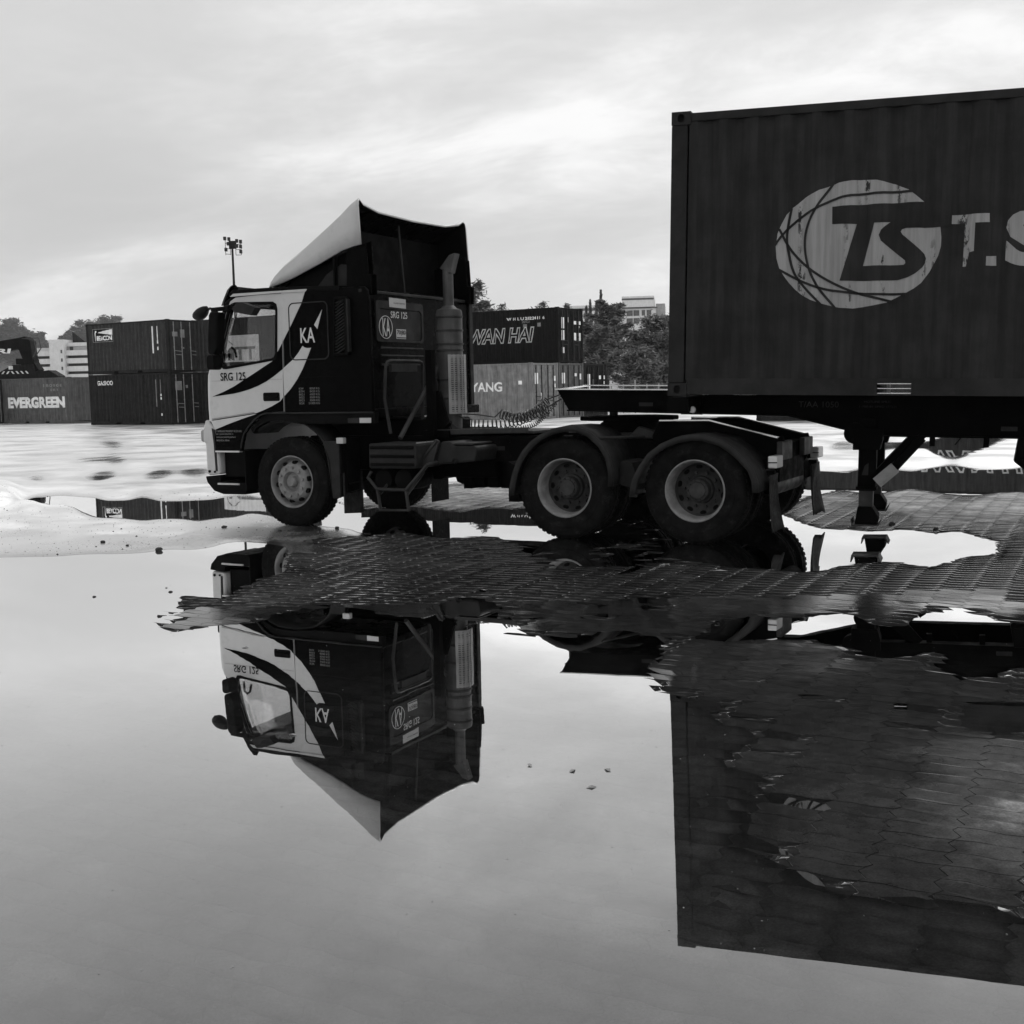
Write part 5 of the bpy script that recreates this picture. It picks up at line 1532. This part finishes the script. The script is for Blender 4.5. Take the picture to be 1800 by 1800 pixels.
# ------------------------------------------------------------------ light mast
ms = empty('flood_light_mast', (-18.02, 80, 0))
tag(ms, 'tall thin floodlight mast rising above the truck cab', 'light mast')
MB().tube([(0, 0, 0), (.0, 0, 11.35)], .13, 10, r2=.065).build('pole', 'coat_dark', ms)
MB().box((-.20, -.1, 10.95), (.26, .1, 11.45)).build('mast_head', 'coat_dark', ms)
for x0, x1, dz in ((-.45, -.12, .14), (.22, .58, -.03)):
    fr_ = MB()
    for z in (10.55, 10.9, 11.25): fr_.bar((x0, 0, z + dz * .5), (x1, 0, z + dz * .3), .03, .03)
    for x in (x0, x1): fr_.bar((x, 0, 10.55), (x, 0, 11.45 + dz), .03, .03)
    MB_f = fr_.build('lamp_frame', 'coat_dark', ms)
for x, z in ((-.47, 11.62), (-.20, 11.58), (.31, 11.45), (.56, 11.40), (-.26, 11.28), (.30, 11.12), (.55, 11.08), (.55, 10.75), (-.42, 10.9)):
    MB().box((x - .08, -.12, z - .11), (x + .08, .10, z + .11)).build('flood_lamp', 'coat_slate', ms)


# ------------------------------------------------------------------ buildings
def block(name, label, loc, yaw):
    b = empty(name, loc, yaw); tag(b, label, 'building'); return b


b = block('apartment_building', 'white flat block with stair tower and banded galleries beyond the containers', (-47.6, 120, 0), R(-6))
MB().box((0, 0, 0), (2.6, 6, 6.35)).build('wall', 'concrete_white', b)
MB().box((3.8, 0, 0), (8.2, 6, 6.45)).build('wall', 'concrete_white', b)
tw_ = MB().box((2.45, -.9, 0), (3.95, 5, 7.1)).build('stair_tower', 'concrete_white', b)
MB().plate([(4.0, 6.85), (4.0, 7.95), (5.4, 6.85)], [], 1.0, 5.0).build('gable_roof', 'coat_slate', b)
MB().box((3.95, -.25, 6.45), (8.3, 6.2, 6.80)).build('eaves', 'concrete_white', b)
for k in range(4):
    z = 3.30 + k * .78
    for x0, x1 in ((-.2, 2.44), (3.96, 8.2)):
        MB().box((x0, -.5, z - .10), (x1, .0, z)).build('gallery_slab', 'concrete_white', b)
        MB().box((x0, -.06, z - .34), (x1, .005, z - .10)).build('gallery_opening', 'facade_dark', b)
        MB().box((x0, -.5, z), (x1, -.44, z + .40)).build('gallery_parapet', 'concrete_white', b)
for k in range(4): MB().box((3.62, -.93, 3.3 + k * .82), (3.78, -.89, 3.62 + k * .82)).build('window', 'facade_dark', tw_)
MB().box((4.15, -.03, 6.05), (4.5, .01, 6.40)).build('window', 'facade_dark', b)
b2 = block('office_building', 'pale flat-roofed building with dark windows rising over the trees', (7.0, 150, 0), R(-8))
MB().box((.0, 0, 0), (7.4, 8, 11.35)).build('wall', 'concrete_white', b2)
MB().box((7.4, -1, 0), (11.3, 8, 10.9)).build('wall', 'concrete_white', b2)
MB().box((7.2, -1.3, 10.9), (11.1, 8, 12.2)).build('attic', 'concrete_white', b2)
MB().box((11.3, 0, 0), (12.4, 8, 11.3)).build('wall', 'concrete_grey', b2)
MB().box((7.2, -1.34, 11.75), (11.1, -1.29, 11.95)).build('attic_band', 'facade_dark', b2)
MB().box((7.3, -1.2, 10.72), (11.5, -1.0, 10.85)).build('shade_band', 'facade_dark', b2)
MB().box((.4, -.05, 10.7), (7.0, .0, 11.0)).build('window_band', 'facade_dark', b2)
for k, (x, w_) in enumerate(((7.75, .75), (8.6, .7), (9.6, .4), (10.2, .55))):
    for z in (9.85, 8.9): MB().box((x, -1.06, z), (x + w_, -.98, z + .66)).build('window', 'facade_dark', b2)


# ------------------------------------------------------------------ trees
def tree(loc, h, rad, label, seed, style='layer', n=3200, leaf=.22, group='trees at the yard edge', trunk_h=.35, mat='foliage'):
    rnd = random.Random(seed); t = empty('tree', loc, rnd.random() * 6); tag(t, label, 'tree', group)
    tr = MB()
    top = Vector((rnd.uniform(-.2, .2), rnd.uniform(-.2, .2), h * .92))
    tr.tube([(0, 0, -.1), (.05, .02, h * .3), (top.x * .6, top.y * .6, h * .62), tuple(top)], .055 * h ** .8 * .55, 8, r2=.02)
    cl = []
    nb = 26 if style == 'layer' else 20
    for i in range(nb):
        u = trunk_h + (1 - trunk_h) * (i + rnd.random()) / nb; z = h * u * .97
        a = i * 2.4 + rnd.random() * .8
        if style == 'layer': r_ = rad * (.35 + .75 * math.sin(math.pi * min(1, (1 - u) / (1 - trunk_h) * .62 + .10))) * rnd.uniform(.65, 1.1)
        else: r_ = rad * math.sqrt(max(.06, 1 - ((u - .62) / .45) ** 2)) * rnd.uniform(.5, 1.05)
        e = Vector((math.cos(a) * r_, math.sin(a) * r_, z + rnd.uniform(.0, .10) * h * (1 if style != 'layer' else .6)))
        s_ = Vector((top.x * u, top.y * u, z - .06 * h))
        tr.tube([tuple(s_), tuple(s_.lerp(e, .55) + Vector((0, 0, .03 * h))), tuple(e)], .016 * h ** .7, 5, r2=.008)
        for k in range(3): cl.append((s_.lerp(e, .45 + .28 * k), (.30 + .18 * (2 - k)) * rad * .45))
    tr.build('trunk', 'bark', t)
    cr = MB(); V_, F_ = [], []
    for i in range(n):
        c_, r_ = cl[rnd.randrange(len(cl))]
        d = Vector((rnd.gauss(0, 1), rnd.gauss(0, 1), rnd.gauss(0, .42 if style == 'layer' else .75))) * (r_ * .62)
        p_ = c_ + d
        L_ = leaf * rnd.uniform(.6, 1.5)
        ax = Vector((rnd.gauss(0, 1), rnd.gauss(0, 1), rnd.gauss(0, .35) + (.25 if style == 'layer' else 0))).normalized()
        ay = ax.cross(Vector((rnd.gauss(0, .5), rnd.gauss(0, .5), 1))).normalized()
        o = len(V_); w_ = L_ * .30
        V_ += [p_ - ax * L_ * .5, p_ + ay * w_ * .5, p_ + ax * L_ * .5, p_ - ay * w_ * .5]; F_.append((o, o + 1, o + 2, o + 3))
    cr.add(V_, F_); cr.build('crown', mat, t, fix=False)
    return t


TG = 'trees at the yard edge'
tree((7.1, 86, 0), 7.4, 1.6, 'dark broad tree below the pale building roof', 11, 'layer', 15000, .34)
tree((9.4, 76, 0), 5.8, 2.6, 'large layered tree with drooping tiers beside the container edge', 12, 'layer', 26000, .30, trunk_h=.12)
tree((5.6, 80, 0), 5.6, 1.7, 'bushy tree immediately right of the black container', 13, 'round', 12000, .32, trunk_h=.15)
tree((11.6, 79, 0), 5.7, 2.0, 'tree half hidden behind the big container edge', 14, 'layer', 12000, .32, trunk_h=.15)
tree((7.4, 68, 0), 3.4, 1.6, 'low leafy tree in front of the layered tree', 15, 'round', 11000, .26, trunk_h=.10)
tree((14.5, 82, 0), 6.2, 2.6, 'tree behind the trailer, seen only between gaps', 16, 'round', 6000, .36, trunk_h=.12)
tree((-2.6, 94, 0), 8.9, 2.0, 'feathery tree showing beside the exhaust stack', 17, 'round', 12000, .38, trunk_h=.3)
tree((-.6, 99, 0), 8.0, 1.7, 'spiky low tree top just above the black container', 18, 'layer', 5000, .34)
tree((2.4, 101, 0), 8.25, 1.7, 'small round tree top over the middle of the black container', 19, 'round', 5000, .34)
tree((4.7, 100, 0), 8.1, 1.2, 'small tuft of tree at the black container corner', 20, 'round', 3000, .32)
# tall plumes
for k, (x, h) in enumerate(((5.85, 7.3), (6.15, 7.75), (6.6, 7.6), (6.95, 8.45))):
    t = empty('tree', (x, 90, 0)); tag(t, ('first', 'second', 'third', 'fourth and tallest')[k] + ' slender plume-like tree from the black container', 'tree', 'slender plume trees')
    MB().tube([(0, 0, 0), (.04, 0, h * .5), (0, 0, h)], .06, 5, r2=.015).build('trunk', 'bark', t)
    rnd = random.Random(50 + k); V_, F_ = [], []
    for i in range(1100):
        z = h * rnd.uniform(.55, 1.0); r_ = .16 * (1.05 - z / h) * 3 + .03; a = rnd.random() * 6.283
        p_ = Vector((math.cos(a) * r_ * rnd.random(), math.sin(a) * r_ * rnd.random(), z)); up_ = Vector((rnd.gauss(0, .25), rnd.gauss(0, .25), 1)).normalized() * .20; sd_ = Vector((math.cos(a), math.sin(a), 0)) * .035
        o = len(V_); V_ += [p_ - up_, p_ + sd_, p_ + up_, p_ - sd_]; F_.append((o, o + 1, o + 2, o + 3))
    MB().add(V_, F_).build('crown', 'foliage', t, fix=False)

# hills far off on the left, with their own trees along the crest
HS = 4.2                                     # the hills stand about a kilometre away
hx = np.linspace(-150, -40, 45) * HS; hy = np.linspace(215, 330, 9) * HS
hz = lambda x, y: HS * (10.6 * math.exp(-((x / HS + 92) / 7.5) ** 2) + 11.6 * math.exp(-((x / HS + 72) / 8) ** 2) + 9 * math.exp(-((x / HS + 118) / 16) ** 2)) * math.exp(-((y / HS - 262) / 30) ** 2) * 1.28
MB().grid([[(x, y, hz(x, y) - 2) for x in hx] for y in hy]).build('hill', 'hill_green', None, smooth=True)
tag(bpy.data.objects['hill'], 'low wooded hill behind the flats', kind='structure')
hi_lab = ('domed tree at the hill crest over the boom', 'spreading tree at the hill top left of the boom head', 'hill tree right of the boom head', 'lowest tree on the right slope of the hill', 'hill tree at the extreme picture edge', 'tree left of the gable roof', 'dense tree above the gable roof', 'tree behind the lighthouse-logo container')
for k, (x, y, z, h, r_) in enumerate(((-95.5, 232, 6.5, 8.2, 4.2), (-99.5, 232, 6.0, 7.9, 4.5), (-91.5, 232, 5.8, 6.9, 3.2), (-88.6, 232, 4.5, 6.1, 2.8), (-105, 232, 6.0, 7.2, 4.5), (-84.2, 232, 5.0, 7.2, 2.4), (-80.6, 232, 6.8, 7.4, 3.4), (-77, 232, 7.6, 7.4, 3.6))):
    tree((x * HS, y * HS, z * HS), h * HS, r_ * HS, hi_lab[k], 70 + k, 'round', 6000, .9 * HS, 'trees on the left hill', .10, 'foliage_far')

# yard railing in front of the trees
rl = empty('railing', (4.7, 63, 0)); tag(rl, 'low pale railing at the foot of the trees', 'fence')
for k in range(13): MB().box((k * .62, -.04, 0), (k * .62 + .07, .04, 1.55 if k % 3 else 1.75)).build('post', 'concrete_grey', rl)
for z in (.75, 1.15, 1.5): MB().bar((0, 0, z), (7.6, 0, z), .05, .06).build('rail', 'facade_dark', rl)
hd2 = random.Random(9)

# ------------------------------------------------------------------ small stones and leaves lying about
STN = ((-3.47, 11.62, .030), (-2.05, 11.9, .034), (-4.25, 12.3, .022), (-3.25, 13.4, .026), (-2.55, 13.0, .020), (-1.95, 13.2, .020), (3.95, 12.35, .030), (4.25, 11.9, .024), (-3.2, 9.0, .012), (-2.66, 9.15, .014), (2.86, 14.1, .022), (-3.9, 12.0, .015))
STL = ['stone at the rim of the big puddle, near the picture edge', 'stone at the rim of the big puddle, in line with the truck bumper', 'stone on the pale strip above the big puddle at the picture edge', 'stone on the pale strip below the long thin pool', 'stone between the thin pool and the truck bumper', 'small stone close ahead of the front wheel', 'stone on the paving beside the landing leg foot', 'smaller stone farther from the landing leg foot', 'tiny stone poking out of the puddle, left of two', 'tiny stone poking out of the puddle, right of two', 'stone on the pavers behind the rear mud flap', 'very small stone at the left end of the pale strip']
LL = ['leaf floating below the mirrored cab', 'leaf afloat left of the ragged pavers', 'leaf floating in open water under the mirrored roof tip', 'pale scrap afloat beside the mirrored container, upper left of four', 'pale scrap afloat beside the mirrored container, upper right of four', 'pale scrap afloat beside the mirrored container, lowest of four', 'pale scrap afloat beside the mirrored container, leftmost of four', 'dark curled leaf on the pavers below the rear wheel']
for k, (x, y, r_) in enumerate(STN):
    rnd = random.Random(k); bm = bmesh.new(); bmesh.ops.create_icosphere(bm, subdivisions=2, radius=1)
    for v_ in bm.verts: v_.co *= rnd.uniform(.8, 1.2)
    for v_ in bm.verts: v_.co = Vector((v_.co.x * r_ * 1.2, v_.co.y * r_, v_.co.z * r_ * .75))
    me = bpy.data.meshes.new('pebble'); bm.to_mesh(me); bm.free()
    o = link('pebble', me, 'pebble'); o.location = (x, y, max(float(height(np.array([x]), np.array([y]))[0]), -.005) + r_ * .45)
    tag(o, STL[k], 'stone', 'loose stones on the paving')
LV = ((-1.62, 7.06), (-2.75, 9.35), (-1.0, 5.2), (.22, 4.62), (.36, 4.62), (.28, 4.42), (.05, 4.7), (1.68, 9.6))
for k, (x, y) in enumerate(LV):
    s_ = .020 if k < 7 else .06; a = k * 1.3
    vs = [(-s_, -.2 * s_, .001), (0, -.45 * s_, .006), (s_, 0, .002), (.1 * s_, .45 * s_, .007)]
    o = MB().add(vs, [(0, 1, 2, 3)]).build('fallen_leaf', 'dry_leaf', None, fix=False)
    z = max(0, float(height(np.array([x]), np.array([y]))[0])) + .001
    o.location = (x, y, z); o.rotation_euler = (0, 0, a)
    sm = o.modifiers.new('solid', 'SOLIDIFY'); sm.thickness = .002
    tag(o, LL[k], 'leaf', 'fallen leaves')

rn = random.Random(21); fk = MB()             # flecks of dirt afloat on the puddle
for k in range(420):
    y = 3.0 + 9.0 * rn.random() ** 1.5; x = rn.uniform(-.45, .47) * y; s_ = rn.uniform(.0015, .0045) * (.6 + y * .08); a = rn.random() * 6.3
    if float(height(np.array([x]), np.array([y]))[0]) > -.002: continue
    c_, n_ = math.cos(a) * s_, math.sin(a) * s_; q_ = rn.uniform(.3, .9)
    fk.add([(x - c_, y - n_, .0012), (x + n_ * q_, y - c_ * q_, .0016), (x + c_, y + n_, .0012), (x - n_ * q_, y + c_ * q_, .002)], [(0, 1, 2, 3)])
tag(fk.build('floating_flecks', 'dry_leaf', water, fix=False), kind='stuff')

gt = MB()                                     # grit washed over the paving on the left
for k in range(1500):
    y = rn.uniform(11.3, 18.5); x = rn.uniform(-.46, -.05) * y; h0 = float(height(np.array([x]), np.array([y]))[0])
    if h0 < .001 or not SILT(np.array([x]), np.array([y]))[0]: continue
    s_ = rn.uniform(.002, .007) * (1 + 1.2 * (rn.random() < .05))
    gt.add([(x - s_, y, h0), (x, y - s_, h0), (x + s_, y, h0), (x, y + s_, h0), (x + s_ * .2, y, h0 + s_ * .9)], [(0, 1, 4), (1, 2, 4), (2, 3, 4), (3, 0, 4)])
tag(gt.build('grit', 'pebble', ground, fix=False), kind='stuff')

for o in list(bpy.data.objects):             # tyre and bolt sets too small to pick apart
    if o.name.split('.')[0] in ('hand_holes', 'wheel_nuts', 'hub_bolts', 'rivets', 'vane_slats', 'lamp_ribs', 'heat_shield', 'box_louvre'): o['kind'] = 'stuff'

# ------------------------------------------------------------------ thin damp haze over the yard
hm = bpy.data.materials.new('haze'); g = NT(hm); MAT['haze'] = hm
pv = g.n('ShaderNodeVolumePrincipled')
pv.inputs['Color'].default_value = (.92, .92, .92, 1); pv.inputs['Density'].default_value = .0002; pv.inputs['Anisotropy'].default_value = .2
g.l(pv.outputs[0], g.out.inputs['Volume'])
hz_o = MB().box((-900, -60, -1.6), (500, 1500, 85)).build('haze', 'haze')
tag(hz_o, 'thin pale haze hanging over the wet yard', kind='stuff')
